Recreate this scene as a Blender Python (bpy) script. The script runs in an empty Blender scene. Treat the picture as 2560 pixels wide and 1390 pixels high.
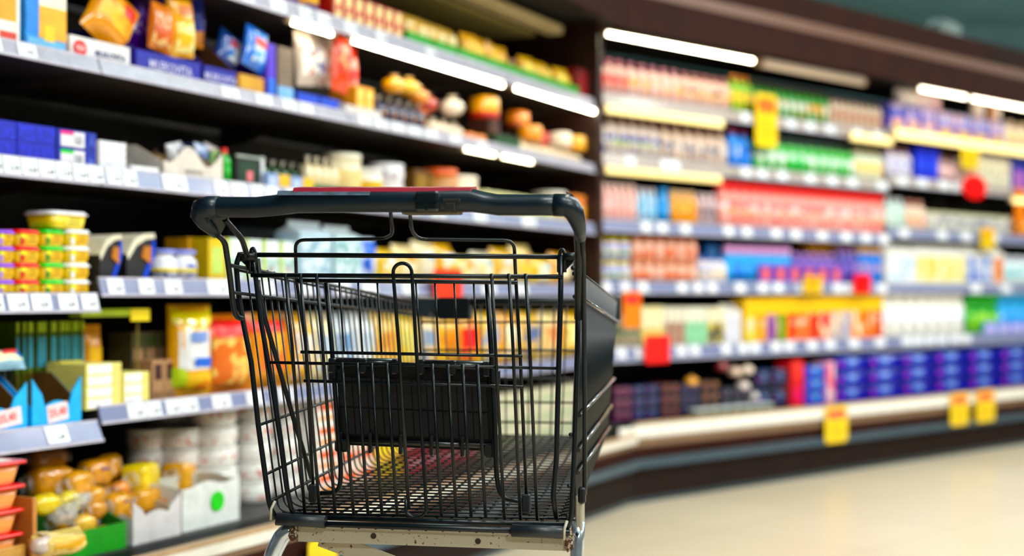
import bpy, math, random
from mathutils import Vector, Matrix, noise
random.seed(7)
SC = bpy.context.scene
COL = SC.collection
F = 3556.0           # focal length in pixels of the 2560 px frame (50 mm on 36 mm)
CX, HY, EYE = 1280.0, 735.0, 0.88

# ------------------------------------------------------------------ materials
def lin(h):
    h = h.lstrip('#'); r = []
    for i in (0, 2, 4):
        c = int(h[i:i+2], 16)/255
        r.append(c/12.92 if c <= .04045 else ((c+.055)/1.055)**2.4)
    g = .25*r[0]+.6*r[1]+.15*r[2]                       # the place's colours are strong and clear
    r = [min(1, max(0, g+(v-g)*1.22)) for v in r]
    return (*[v**1.06 for v in r], 1)
_mc = {}
def M(col, rough=.45, metal=0., coat=0., em=0., var=.12, nscale=30., bump=0., spec=.5, trans=0.):
    key = ('M', col, rough, metal, coat, em, var, nscale, bump, spec, trans)
    if key in _mc: return _mc[key]
    m = bpy.data.materials.new('surface_'+col.strip('#')); m.use_nodes = True
    nt = m.node_tree; b = nt.nodes['Principled BSDF']
    c = lin(col)
    tc = nt.nodes.new('ShaderNodeTexCoord'); nz = nt.nodes.new('ShaderNodeTexNoise')
    nz.inputs['Scale'].default_value = nscale; nz.inputs['Detail'].default_value = 3
    nt.links.new(tc.outputs['Object'], nz.inputs['Vector'])
    rp = nt.nodes.new('ShaderNodeValToRGB')
    rp.color_ramp.elements[0].position = .3; rp.color_ramp.elements[1].position = .7
    rp.color_ramp.elements[0].color = (c[0]*(1-var), c[1]*(1-var), c[2]*(1-var), 1)
    rp.color_ramp.elements[1].color = (min(1, c[0]*(1+var)), min(1, c[1]*(1+var)), min(1, c[2]*(1+var)), 1)
    nt.links.new(nz.outputs['Fac'], rp.inputs['Fac'])
    nt.links.new(rp.outputs['Color'], b.inputs['Base Color'])
    b.inputs['Roughness'].default_value = rough; b.inputs['Metallic'].default_value = metal
    b.inputs['Coat Weight'].default_value = coat; b.inputs['Coat Roughness'].default_value = .12
    b.inputs['Specular IOR Level'].default_value = spec
    b.inputs['Transmission Weight'].default_value = trans
    if em:
        b.inputs['Emission Color'].default_value = c; b.inputs['Emission Strength'].default_value = em
    if bump:
        bp = nt.nodes.new('ShaderNodeBump'); bp.inputs['Strength'].default_value = bump
        bp.inputs['Distance'].default_value = .004
        nt.links.new(nz.outputs['Fac'], bp.inputs['Height']); nt.links.new(bp.outputs['Normal'], b.inputs['Normal'])
    _mc[key] = m; return m
def P(c1, c2, scale=60., thr=.52, c3=None, rough=.4, coat=.0, stretch=(1, 1, 1), seed=0.):
    """printed surface: blots of one ink on another, bound to the object"""
    key = ('P', c1, c2, scale, thr, c3, rough, coat, stretch, seed)
    if key in _mc: return _mc[key]
    m = bpy.data.materials.new('print_'+c1.strip('#')); m.use_nodes = True
    nt = m.node_tree; b = nt.nodes['Principled BSDF']
    tc = nt.nodes.new('ShaderNodeTexCoord'); mp = nt.nodes.new('ShaderNodeMapping')
    mp.inputs['Scale'].default_value = stretch; mp.inputs['Location'].default_value = (seed, seed*2, seed*.7)
    nz = nt.nodes.new('ShaderNodeTexNoise'); nz.inputs['Scale'].default_value = scale; nz.inputs['Detail'].default_value = 2
    oi = nt.nodes.new('ShaderNodeObjectInfo'); mm = nt.nodes.new('ShaderNodeVectorMath'); mm.operation = 'MULTIPLY_ADD'   # each copy carries its own print
    cb = nt.nodes.new('ShaderNodeCombineXYZ')
    for k_ in ('X', 'Y', 'Z'): nt.links.new(oi.outputs['Random'], cb.inputs[k_])
    mm.inputs[1].default_value = (3.1, 1.7, 2.3); nt.links.new(cb.outputs[0], mm.inputs[0]); nt.links.new(tc.outputs['Object'], mm.inputs[2])
    nt.links.new(mm.outputs[0], mp.inputs['Vector']); nt.links.new(mp.outputs['Vector'], nz.inputs['Vector'])
    rp = nt.nodes.new('ShaderNodeValToRGB'); cr = rp.color_ramp
    cr.elements[0].position = thr-.03; cr.elements[0].color = lin(c1)
    cr.elements[1].position = thr+.03; cr.elements[1].color = lin(c2)
    if c3:
        e = cr.elements.new(min(.98, thr+.12)); e.color = lin(c2)
        e = cr.elements.new(min(.99, thr+.15)); e.color = lin(c3)
    nt.links.new(nz.outputs['Fac'], rp.inputs['Fac']); nt.links.new(rp.outputs['Color'], b.inputs['Base Color'])
    b.inputs['Roughness'].default_value = rough; b.inputs['Coat Weight'].default_value = coat
    _mc[key] = m; return m
def foil_film():
    if 'film' in _mc: return _mc['film']
    m = bpy.data.materials.new('clear_film'); m.use_nodes = True; nt = m.node_tree; b = nt.nodes['Principled BSDF']
    b.inputs['Base Color'].default_value = (.95, .93, .9, 1); b.inputs['Roughness'].default_value = .12
    b.inputs['Alpha'].default_value = .3; b.inputs['Coat Weight'].default_value = 1
    tc = nt.nodes.new('ShaderNodeTexCoord'); nz = nt.nodes.new('ShaderNodeTexNoise'); nz.inputs['Scale'].default_value = 45
    bp = nt.nodes.new('ShaderNodeBump'); bp.inputs['Strength'].default_value = .9; bp.inputs['Distance'].default_value = .01
    nt.links.new(tc.outputs['Object'], nz.inputs['Vector']); nt.links.new(nz.outputs['Fac'], bp.inputs['Height'])
    nt.links.new(bp.outputs['Normal'], b.inputs['Normal'])
    _mc['film'] = m; return m

# ------------------------------------------------------------------ mesh builder
def V3(p): return Vector(p)
def fillet(pts, r, n=5):
    pts = [V3(p) for p in pts]; out = [pts[0]]
    for i in range(1, len(pts)-1):
        a, b, c = pts[i-1], pts[i], pts[i+1]
        d1 = (a-b); d2 = (c-b); l1, l2 = d1.length, d2.length
        if l1 < 1e-6 or l2 < 1e-6: continue
        d1 /= l1; d2 /= l2
        k = min(r, l1*.48, l2*.48)
        if d1.angle(d2) > 3.05: out.append(b); continue
        p1, p2 = b+d1*k, b+d2*k
        for j in range(n+1):
            t = j/n; out.append(p1*(1-t)**2 + b*2*t*(1-t) + p2*t*t)
    out.append(pts[-1]); return out
class MB:
    def __init__(s): s.v = []; s.f = []; s.m = []; s.s = []
    def face(s, idx, m=0, smooth=False): s.f.append(tuple(idx)); s.m.append(m); s.s.append(smooth)
    def box(s, x0, x1, y0, y1, z0, z1, m=0, bev=0.):
        if x1 < x0: x0, x1 = x1, x0
        if y1 < y0: y0, y1 = y1, y0
        if z1 < z0: z0, z1 = z1, z0
        if bev > 0:
            b = min(bev, (x1-x0)*.45, (y1-y0)*.45, (z1-z0)*.45)
            ring = lambda i, z: [(x0+b+i, y0+i, z), (x1-b-i, y0+i, z), (x1-i, y0+b+i, z), (x1-i, y1-b-i, z), (x1-b-i, y1-i, z), (x0+b+i, y1-i, z), (x0+i, y1-b-i, z), (x0+i, y0+b+i, z)]
            s.loft([ring(b*.6, z0), ring(0, z0+b), ring(0, z1-b), ring(b*.6, z1)], m, True, False); return s
        b = len(s.v)
        s.v += [(x0,y0,z0),(x1,y0,z0),(x1,y1,z0),(x0,y1,z0),(x0,y0,z1),(x1,y0,z1),(x1,y1,z1),(x0,y1,z1)]
        for q in ((0,3,2,1),(4,5,6,7),(0,1,5,4),(1,2,6,5),(2,3,7,6),(3,0,4,7)): s.face([b+i for i in q], m)
        return s
    def loft(s, rings, m=0, caps=True, smooth=True, closed=True):
        b = len(s.v); n = len(rings[0])
        for r in rings: s.v += [tuple(p) for p in r]
        for i in range(len(rings)-1):
            for j in range(n if closed else n-1):
                k = (j+1) % n
                s.face((b+i*n+j, b+i*n+k, b+(i+1)*n+k, b+(i+1)*n+j), m, smooth)
        if caps:
            s.face([b+j for j in range(n)][::-1], m); s.face([b+(len(rings)-1)*n+j for j in range(n)], m)
        return s
    def tube(s, pts, r, seg=8, m=0, closed=False):
        pts = [V3(p) for p in pts]; n = len(pts)
        rs = r if isinstance(r, (list, tuple)) else [r]*n
        rings = []; up = None
        for i in range(n):
            if closed: t = pts[(i+1) % n]-pts[i-1]
            else: t = pts[min(n-1, i+1)]-pts[max(0, i-1)]
            if t.length < 1e-9: t = Vector((0, 0, 1))
            t.normalize()
            if up is None:
                up = Vector((0, 0, 1)) if abs(t.z) < .9 else Vector((1, 0, 0))
            up = (up-t*up.dot(t))
            if up.length < 1e-6: up = Vector((0, 1, 0))-t*t.y
            up.normalize(); w = t.cross(up)
            rings.append([pts[i]+(up*math.cos(a)+w*math.sin(a))*rs[i] for a in [2*math.pi*k/seg for k in range(seg)]])
        if closed: rings.append(rings[0])
        s.loft(rings, m, not closed, True); return s
    def lathe(s, prof, seg=20, m=0, sx=1., sy=1., c=(0, 0), caps=True):
        rings = [[(c[0]+max(r, 1e-4)*sx*math.cos(2*math.pi*k/seg), c[1]+max(r, 1e-4)*sy*math.sin(2*math.pi*k/seg), z) for k in range(seg)] for r, z in prof]
        s.loft(rings, m, caps, True); return s
    def rrect(s, prof, w, d, seg=5, m=0, rad=.25, c=(0, 0), smooth=True):
        """rounded rectangle section; prof = [(scale, z)]"""
        rings = []
        for k, z in prof:
            W, D = w/2*k, d/2*k; r = min(W, D)*rad*2*.5 if rad < 1 else min(W, D)
            r = min(W, D)*min(1, rad*2)
            ring = []
            for (sx, sy, a0) in ((1, -1, -90), (1, 1, 0), (-1, 1, 90), (-1, -1, 180)):
                for j in range(seg):
                    a = math.radians(a0+90*j/(seg-1))
                    ring.append((c[0]+sx*(W-r)+r*math.cos(a), c[1]+sy*(D-r)+r*math.sin(a), z))
            rings.append(ring)
        s.loft(rings, m, True, smooth); return s
    def prism(s, poly, y0, y1, m=0):
        """poly in (x,z), extruded along y"""
        s.loft([[(x, y0, z) for x, z in poly], [(x, y1, z) for x, z in poly]], m, True, False); return s
    def blob(s, c, r, seg=14, rings=9, m=0, e=1., amp=0., fr=8., rot=None, seed=0):
        """super-ellipsoid lump"""
        R = []
        sg = lambda v, p: math.copysign(abs(v)**p, v)
        for i in range(rings+1):
            ph = -math.pi/2+math.pi*i/rings; ring = []
            for k in range(seg):
                th = 2*math.pi*k/seg
                p = Vector((sg(math.cos(ph), e)*sg(math.cos(th), e), sg(math.cos(ph), e)*sg(math.sin(th), e), sg(math.sin(ph), e)))
                if amp: p *= 1+amp*noise.noise(p*fr*.3+Vector((seed, seed, 0)))
                p = Vector((p.x*r[0], p.y*r[1], p.z*r[2]))
                if rot: p = rot @ p
                ring.append(p+V3(c))
            R.append(ring)
        s.loft(R, m, True, True); return s
    def pillow(s, w, h, t, nx=10, nz=12, m=0, c=(0, 0, 0), crimp=.06, amp=.15, x0=0., x1=1., z0=0., z1=1., off=0., seed=0, back=True):
        """soft bag standing in x-z with its thickness along y; a sub-range gives a label that follows it"""
        def th(u, v):
            g = (max(0, 1-abs(2*u-1)**2.6))**.6*(max(0, 1-abs(2*((v-crimp)/(1-2*crimp))-1)**3))**.6 if crimp < v < 1-crimp else 0
            return t/2*g*(1+amp*noise.noise(Vector((u*4+seed, v*5, seed))))+.0012
        for sd in ((-1, 1) if back else (-1,)):
            b = len(s.v)
            for j in range(nz+1):
                v = z0+(z1-z0)*j/nz
                for i in range(nx+1):
                    u = x0+(x1-x0)*i/nx
                    pinch = 1-.06*math.sin(math.pi*v)
                    s.v.append((c[0]+(u-.5)*w*pinch, c[1]+sd*(th(u, v)+off), c[2]+v*h+.016*v*(1-v)*noise.noise(Vector((u*3, v, seed+5)))))
            for j in range(nz):
                for i in range(nx):
                    q = [b+j*(nx+1)+i, b+j*(nx+1)+i+1, b+(j+1)*(nx+1)+i+1, b+(j+1)*(nx+1)+i]
                    s.face(q if sd < 0 else q[::-1], m, True)
        if back and x0 == 0 and x1 == 1:
            n = (nx+1)*(nz+1); b = len(s.v)-2*n
            for j in range(nz):
                for i in (0, nx):
                    a1, a2 = b+j*(nx+1)+i, b+(j+1)*(nx+1)+i
                    s.face((a1, a2, a2+n, a1+n), m, True)
        return s
    def mesh(s, name, mats):
        me = bpy.data.meshes.new(name); me.from_pydata([tuple(v) for v in s.v], [], s.f)
        for m in (mats if isinstance(mats, (list, tuple)) else [mats]): me.materials.append(m)
        me.polygons.foreach_set('material_index', s.m); me.polygons.foreach_set('use_smooth', s.s)
        me.update(); return me
    def build(s, name, mats, parent=None):
        o = bpy.data.objects.new(name, s.mesh(name, mats)); COL.objects.link(o)
        if parent is not None: o.parent = parent
        return o
def empty(name, loc=(0, 0, 0), rz=0.):
    o = bpy.data.objects.new(name, None); COL.objects.link(o); o.location = loc; o.rotation_euler = (0, 0, rz)
    o.empty_display_size = .02; return o
def tag(o, label=None, cat=None, group=None, kind=None):
    if label: o['label'] = label
    if cat: o['category'] = cat
    if group: o['group'] = group
    if kind: o['kind'] = kind
    return o
def struct(o): o['kind'] = 'structure'; return o
_kids = {}
def dup(o, parent=None):
    c = o.copy(); COL.objects.link(c)
    if parent is not None: c.parent = parent
    for ch in list(o.children): dup(ch, c)
    return c
_tx = {}
def text_mesh(txt, size, mat, extr=.0004):
    key = (txt, size, mat.name)
    if key in _tx: return _tx[key]
    cu = bpy.data.curves.new('lettering', 'FONT'); cu.body = txt; cu.size = size; cu.align_x = 'CENTER'; cu.align_y = 'CENTER'
    cu.extrude = extr; cu.resolution_u = 2; cu.offset = size*.012
    t = bpy.data.objects.new('tmp', cu); COL.objects.link(t)
    dg = bpy.context.evaluated_depsgraph_get(); dg.update()
    me = bpy.data.meshes.new_from_object(t.evaluated_get(dg)); me.materials.clear(); me.materials.append(mat)
    bpy.data.objects.remove(t); bpy.data.curves.remove(cu)
    _tx[key] = me; return me
def text(txt, size, mat, parent, loc, rot=(math.pi/2, 0, 0), name='lettering', sx=1.):
    o = bpy.data.objects.new(name, text_mesh(txt, size, mat)); COL.objects.link(o); o.parent = parent
    o.location = loc; o.rotation_euler = rot; o.scale = (sx, 1, 1); return o

# ------------------------------------------------------------------ the two case runs
class Run:
    """a run of refrigerated cases; local x along the shelves, y into the shelf, z up; y=0 is the shelf front"""
    def __init__(s, vp, P0):
        d = Vector((vp-CX, F)); d.normalize(); s.a = d; s.b = Vector((-d.y, d.x)); s.P = Vector(P0); s.rz = math.atan2(d.y, d.x)
    def x(s, px, d=0.):
        k = (px-CX)/F; q = s.P+s.b*d
        return -(q.x-k*q.y)/(s.a.x-k*s.a.y)
    def w(s, x, y=0., z=0.):
        q = s.P+s.a*x+s.b*y; return Vector((q.x, q.y, z))
    def scale(s, px, d=0.): return F/s.w(s.x(px, d), d).y
    def z(s, px, py, d=0.): return EYE+(HY-py)/s.scale(px, d)
    def put(s, o, x, y, z, rz=0.): o.location = s.w(x, y, z); o.rotation_euler = (o.rotation_euler.x, o.rotation_euler.y, s.rz+rz); return o
P0 = ((1490-CX)/F*6.05, 6.05)
LW = Run(3000, P0); RW = Run(5000, P0)
ORD = ['zero', 'first', 'second', 'third', 'fourth', 'fifth', 'sixth', 'seventh', 'eighth', 'ninth', 'tenth', 'eleventh', 'twelfth', 'thirteenth', 'fourteenth', 'fifteenth', 'sixteenth', 'seventeenth', 'eighteenth', 'nineteenth', 'twentieth', 'twenty-first', 'twenty-second', 'twenty-third', 'twenty-fourth', 'twenty-fifth', 'twenty-sixth', 'twenty-seventh', 'twenty-eighth', 'twenty-ninth', 'thirtieth']
LAY = [None, ['bottom', 'top'], ['bottom', 'middle', 'top'], ['bottom', 'second', 'third', 'top'], ['bottom', 'second', 'third', 'fourth', 'top'], ['bottom', 'second', 'third', 'fourth', 'fifth', 'top']]
def row(W, z, px0, px1, n, hpx, make, label, cat, d=.03, dep=None, rows=1, stack=1, gap=.94, anchor='corner post', jit=.0, rz=0., group=None, h=None, roww=1.08):
    """n things side by side between two image columns, measured on the plane at depth d, bottoms on z"""
    xa, xb = sorted((W.x(px0, d), W.x(px1, d))); L = xb-xa
    w = L/n*gap
    if h is None: h = (hpx/W.scale((px0+px1)/2, d)+.006)/stack
    dp = dep if dep else w
    proto = make(w, dp, h)
    grp = group or label
    multi = n*rows*stack > 1
    first = True
    for r in range(rows):
        for i in range(n):
            for k in range(stack):
                if first: o = proto; first = False
                else: o = dup(proto)
                j = lambda a: random.uniform(-a, a)
                xx = xa+(i+.5)*L/n+j(jit*w*.3)
                W.put(o, xx, d+dp/2+r*dp*roww+j(jit*w*.3), z+k*h*1.004, rz+j(jit*.5))
                idx = (n-i) if W is LW else (i+1)
                lb = label
                if multi:
                    bits = []
                    if n > 1: bits.append(f'{ORD[idx]} from the {anchor}')
                    if stack > 1: bits.append(f'{LAY[stack-1][k]} layer')
                    if rows > 1: bits.append('front row' if r == 0 else 'behind the front row' if rows == 2 else f'{ORD[r+1]} row back')
                    lb = label+', '+', '.join(bits)
                tag(o, lb, cat, grp if multi else None)
    return proto
LIGHT_E = 48; EXPO = 0.5
# ------------------------------------------------------------------ product makers; each returns a function (w,d,h)->root, front at -y, bottom at z=0
PI = math.pi
def bottle(body, cap, lab, lab2=None, neck=.42, name='milk_bottle', sq=True, capname='cap', capz=.87):
    def mk(w, d, h):
        b = MB(); r = w/2
        prof = [(.86, 0), (1, h*.03), (1, h*.3), (.97, h*.45), (1, h*.62), (.93, h*.7), (.66, h*.79), (neck, h*.84), (neck, h*capz)]
        if sq: b.rrect(prof, w, min(d, w*1.1), 4, 0, .35)
        else: b.lathe([(k*r, z) for k, z in prof], 16)
        o = b.build(name, M(body, .3, coat=.4))
        c = MB(); c.lathe([(neck*r*1.15, h*capz-.003), (neck*r*1.2, h*.9), (neck*r*1.15, h*.985), (neck*r*.9, h)], 14)
        c.build(capname, M(cap, .35), o)
        l = MB(); pr = [(1.012, h*.1), (1.012, h*.56)]
        if sq: l.rrect(pr, w, min(d, w*1.1), 4, 0, .4)
        else: l.lathe([(k*r, z) for k, z in pr], 16)
        l.build('label', lab if not isinstance(lab, str) else M(lab), o)
        if lab2:
            q = MB(); pr = [(1.02, h*.28), (1.02, h*.42)]
            if sq: q.rrect(pr, w, min(d, w*1.1), 4, 0, .4)
            else: q.lathe([(k*r, z) for k, z in pr], 16)
            q.build('label_band', lab2 if not isinstance(lab2, str) else M(lab2), o)
        return o
    return mk
def carton(body, lab, top=None, cap=None, gable=True, name='milk_carton', mark=None):
    def mk(w, d, h):
        b = MB(); hb = h*(.82 if gable else 1); d = min(d, w*1.4)
        b.box(-w/2, w/2, -d/2, d/2, 0, hb, 0, .002)
        o = b.build(name, body if not isinstance(body, str) else M(body, .4, coat=.2))
        if gable:
            g = MB(); zt = h*.93
            g.v += [(-w/2, -d/2, hb-.001), (w/2, -d/2, hb-.001), (w/2, d/2, hb-.001), (-w/2, d/2, hb-.001), (-w/2+.002, 0, zt), (w/2-.002, 0, zt)]
            for q in ((0, 1, 5, 4), (2, 3, 4, 5), (1, 2, 5), (3, 0, 4), (0, 3, 2, 1)): g.face(q, 0)
            g.box(-w/2+.002, w/2-.002, -.0025, .0025, zt-.004, h)
            g.build('gable_top', M(top or '#e8e4da'), o)
        f = MB(); f.box(-w/2*.88, w/2*.88, -d/2-.0012, -d/2+.001, hb*.12, hb*.86); f.build('front_print', lab if not isinstance(lab, str) else M(lab), o)
        if mark:
            q = MB(); q.rrect([(1, 0), (1, .0016)], w*.5, h*.2, 5, 0, .9)
            e = q.build('emblem', M(mark), o); e.rotation_euler = (PI/2, 0, 0); e.location = (0, -d/2-.001, hb*.62)
        if cap:
            c = MB(); c.lathe([(w*.17, 0), (w*.18, w*.12), (w*.15, w*.16)], 12)
            e = c.build('cap', M(cap), o); e.location = (0, -d*.22 if gable else 0, hb*1.05 if gable else hb-.001)
            if gable: e.rotation_euler = (.7, 0, 0)
        return o
    return mk
def cup(body, lid, lab, name='yoghurt_cup', taper=.8, lidh=.06):
    def mk(w, d, h):
        b = MB(); r = w/2*.95
        b.lathe([(r*taper*.92, 0), (r*taper, h*.04), (r*(taper+.1), h*.5), (r, h*(1-lidh)), (r*.9, h*(1-lidh)+.0005)], 18)
        o = b.build(name, M(body, .35, coat=.3))
        l = MB(); l.lathe([(r*1.03, h*(1-lidh)-.002), (r*1.05, h*(1-lidh/2)), (r*1.0, h), (r*.8, h*.985)], 18); l.build('lid', M(lid, .3, coat=.3), o)
        q = MB(); q.lathe([((taper+.03)*r*1.012, h*.2), ((taper+.1)*r*1.015, h*.5), (r*.975*1.012, h*.82)], 18, caps=False); q.build('label', lab if not isinstance(lab, str) else M(lab), o)
        return o
    return mk
def tub(body, lid, name='spread_tub', oval='#f0c040', ink='#5a3a20', side=None, fruit=None):
    """small tapered rectangular tub with an overhanging lid and an oval front print"""
    def mk(w, d, h):
        b = MB(); b.rrect([(.80, 0), (.83, h*.05), (.93, h*.80)], w, d, 5, 0, .22)
        o = b.build(name, M(body, .35, coat=.5))
        l = MB(); l.rrect([(.94, h*.76), (1.0, h*.78), (1.0, h*.86), (.93, h*.875), (.92, h*.97), (.90, h)], w, d, 5, 0, .22); l.build('lid', M(lid, .3, coat=.5), o)
        q = MB(); q.rrect([(1, 0), (1, .0012)], w*.5, h*.5, 7, 0, .9)
        e = q.build('oval_print', M(oval), o); e.rotation_euler = (PI/2+.05, 0, 0); e.location = (0.08*w, -d*.445, h*.42)
        q = MB()
        for k, (zz, ww) in enumerate(((.07, .26), (-.05, .3))): q.box(-w*ww/2, w*ww/2, -.0004, .0004, zz*h*2-.0012, zz*h*2+.0012)
        e = q.build('print_lines', M(ink), o); e.location = (.08*w, -d*.445-.0016, h*.42)
        if side:
            q = MB(); q.box(-w*.07, w*.07, 0, .001, h*.12, h*.7); e = q.build('side_print', M(side), o); e.location = (-w*.3, -d*.455, 0)
        if fruit:
            q = MB(); q.rrect([(1, 0), (1, .0014)], w*.22, h*.22, 6, 0, .95)
            e = q.build('round_sticker', M(fruit), o); e.rotation_euler = (PI/2+.05, 0, 0); e.location = (-w*.3, -d*.462, h*.62)
        return o
    return mk
def box(body, prints=(), name='carton_box', bev=.0015, words=None, side=None):
    """prints: (x0,x1,z0,z1,colour) as fractions of the front face"""
    def mk(w, d, h):
        b = MB(); b.box(-w/2, w/2, -d/2, d/2, 0, h, 0, bev)
        o = b.build(name, body if not isinstance(body, str) else M(body, .45, coat=.15))
        for k, (x0, x1, z0, z1, c) in enumerate(prints):
            q = MB(); q.box(w*(x0-.5), w*(x1-.5), -d/2-.0008-.0003*k, -d/2+.001, h*z0, h*z1)
            q.build('front_print', c if not isinstance(c, str) else M(c), o)
        if side:
            q = MB(); q.box(w/2-.001, w/2+.0008, -d/2+.004, d/2-.004, h*.08, h*.92); q.build('side_print', side if not isinstance(side, str) else M(side), o)
        if words:
            txt, sz, c, x, z = words; text(txt, h*sz, M(c), o, (w*x, -d/2-.0022, h*z))
        return o
    return mk
def pouch(body, lab, lab2=None, name='cheese_pouch', t=.5, rng=(.15, .85, .25, .75), rng2=(.3, .7, .55, .75), lean=0., rough=.28, window=None):
    def mk(w, d, h):
        s = random.random()*9; T = min(d, w)*t*1.6
        r = empty(name)
        b = MB().pillow(w, h, T, seed=s); o = b.build('bag', body if not isinstance(body, str) else M(body, rough, coat=.8, bump=.35, nscale=40), r)
        o.location = (0, 0, 0)
        x0, x1, z0, z1 = rng
        MB().pillow(w, h, T, 6, 6, x0=x0, x1=x1, z0=z0, z1=z1, off=.0012, seed=s, back=False).build('label', lab if not isinstance(lab, str) else M(lab, .35), o)
        if lab2:
            x0, x1, z0, z1 = rng2
            MB().pillow(w, h, T, 6, 4, x0=x0, x1=x1, z0=z0, z1=z1, off=.0024, seed=s, back=False).build('emblem', lab2 if not isinstance(lab2, str) else M(lab2, .35), o)
        o.rotation_euler = (lean, 0, 0)
        return r
    return mk
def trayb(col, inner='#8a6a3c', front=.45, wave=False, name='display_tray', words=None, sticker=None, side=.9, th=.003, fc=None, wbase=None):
    """open cardboard tray: floor, back, two sloping sides and a low cut front"""
    def mk(w, d, h):
        r = empty(name)
        b = MB(); b.box(-w/2, w/2, -d/2, d/2, 0, th, 0)
        b.box(-w/2, w/2, d/2-th, d/2, th, h*side, 0)
        for sx in (-1, 1):
            x0 = sx*w/2; x1 = x0-sx*th; b0 = len(b.v)
            pr = [(-d/2, th), (d/2, th), (d/2, h*side), (-d/2+d*.45, h*side), (-d/2, h*max(front, .2))]
            b.loft([[(x0, y, z) for y, z in pr], [(x1, y, z) for y, z in pr]], 0, True, False)
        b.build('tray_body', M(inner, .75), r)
        f = MB(); fb = MB()
        n = 16; top = []
        for i in range(n+1):
            u = i/n
            if wave == 'dip': zz = h*(front+(1-front)*(abs(2*u-1)**1.6)) if abs(2*u-1) > .55 else h*(front+(.12*math.cos(PI*(2*u-1)/1.1) if wave else 0))
            elif wave == 'wavy': zz = h*(front+(1-front)*(.5+.5*math.cos(2*PI*u*1.5+2.4)))
            else: zz = h*front
            top.append((w*(u-.5), zz))
        poly = [(-w/2, 0)]+top+[(w/2, 0)]
        for i in range(n):
            (xa, za), (xb, zb) = top[i], top[i+1]
            f.loft([[(xa, -d/2-.001, 0), (xa, -d/2+th, 0), (xa, -d/2+th, za), (xa, -d/2-.001, za)], [(xb, -d/2-.001, 0), (xb, -d/2+th, 0), (xb, -d/2+th, zb), (xb, -d/2-.001, zb)]], 0, True, False)
        f.build('tray_front', M(fc or col, .5), r)
        for sx in (-1, 1):      # coloured outside of the side walls
            pr = [(-d/2, 0), (d/2, 0), (d/2, h*side), (-d/2+d*.45, h*side), (-d/2, h*max(front, .2))]
            x0 = sx*(w/2+.0002); x1 = sx*(w/2+.001)
            fb = MB(); fb.loft([[(x0, y, z) for y, z in pr], [(x1, y, z) for y, z in pr]], 0, True, False)
            fb.build('tray_cover', M(col, .5), r)
        if words:
            txt, sz, c, x, z = words; text(txt, h*sz, M(c), r, (w*x, -d/2-.0022, h*z))
        if sticker:
            x, z, ww, hh, c, txt, tc = sticker
            q = MB().box(-w*ww/2, w*ww/2, 0, .001, -h*hh/2, h*hh/2).build('price_card', M(c), r); q.location = (w*x, -d/2-.0025, h*z); q.rotation_euler = (0, -.12, 0)
            if txt: text(txt, h*hh*.6, M(tc), q, (0, -.001, 0))
        return r
    return mk
def wheel(col, band=None, name='round_cheese'):
    def mk(w, d, h):
        b = MB().lathe([(w*.42, 0), (w*.49, h*.12), (w*.5, h*.5), (w*.49, h*.88), (w*.42, h)], 24); o = b.build(name, M(col, .3, coat=.6, bump=.1))
        if band: MB().lathe([(w*.495, h*.02), (w*.505, h*.3), (w*.49, h*.31)], 24).build('label_band', M(band), o)
        MB().lathe([(w*.3, h-.001), (w*.3, h+.001)], 20).build('top_print', M('#f6e2a0'), o)
        return o
    return mk
def knot(col, name='soft_cheese', lab=None, lump=.12, clip=True):
    """rounded lump wrapped in film with a gathered top"""
    def mk(w, d, h):
        b = MB().blob((0, 0, h*.42), (w/2, min(d, w)/2, h*.42), 14, 9, 0, .85, lump, 8, seed=random.random()*9); o = b.build(name, M(col, .25, coat=.9, bump=.3))
        if clip:
            q = MB().lathe([(w*.05, h*.78), (w*.07, h*.86), (w*.2, h*.99), (w*.24, h)], 10); q.build('gathered_wrapper', M('#f4ead8', .2, coat=1, bump=.5), o)
        if lab:
            q = MB().blob((0, -w*.04, h*.42), (w*.36, min(d, w)*.48, h*.2), 12, 6, 0, .85); q.build('label', lab if not isinstance(lab, str) else M(lab), o)
        return o
    return mk
def loaf(col, name='smoked_cheese', marks=None, e=.6, band=None, wrap=True):
    """cheese loaf lying along x, wrapped in clear film with twisted ends"""
    def mk(w, d, h):
        r = empty(name); s = random.random()*9
        MB().blob((0, 0, h/2), (w*.42, d/2, h/2), 16, 10, 0, e, .12, 8, rot=None, seed=s).build('cheese', M(col, .3, coat=.85, bump=.22, nscale=55, var=.25), r)
        if marks:
            q = MB()
            for k in range(3): q.box(-w*.14, w*.14, -.001, .001, -h*.2+k*h*.16, -h*.14+k*h*.16)
            q.box(-w*.16, -w*.10, -.001, .001, -h*.2, h*.18)
            m = q.build('ink_mark', M(marks), r); m.location = (w*.02, -d*.36, h*.78); m.rotation_euler = (-.9, .1, 0)
        if band: MB().blob((0, 0, h/2), (w*.03, d/2*1.03, h/2*1.03), 14, 8, 0, .8).build('band', M(band, .3), r)
        if wrap:
            for sx in (-1, 1):
                q = MB(); n = 12; rings = []
                for (k, rr) in ((.40, .30), (.44, .12), (.5, .3)):
                    rings.append([(sx*w*k, d*rr*math.cos(2*PI*j/n)*(1+.25*math.sin(5*2*PI*j/n+s)), h/2+h*rr*math.sin(2*PI*j/n)*(1+.25*math.sin(4*2*PI*j/n))) for j in range(n)])
                q.loft(rings, 0, False, True)
                q.build('film_twist', foil_film(), r)
        return r
    return mk
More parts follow.
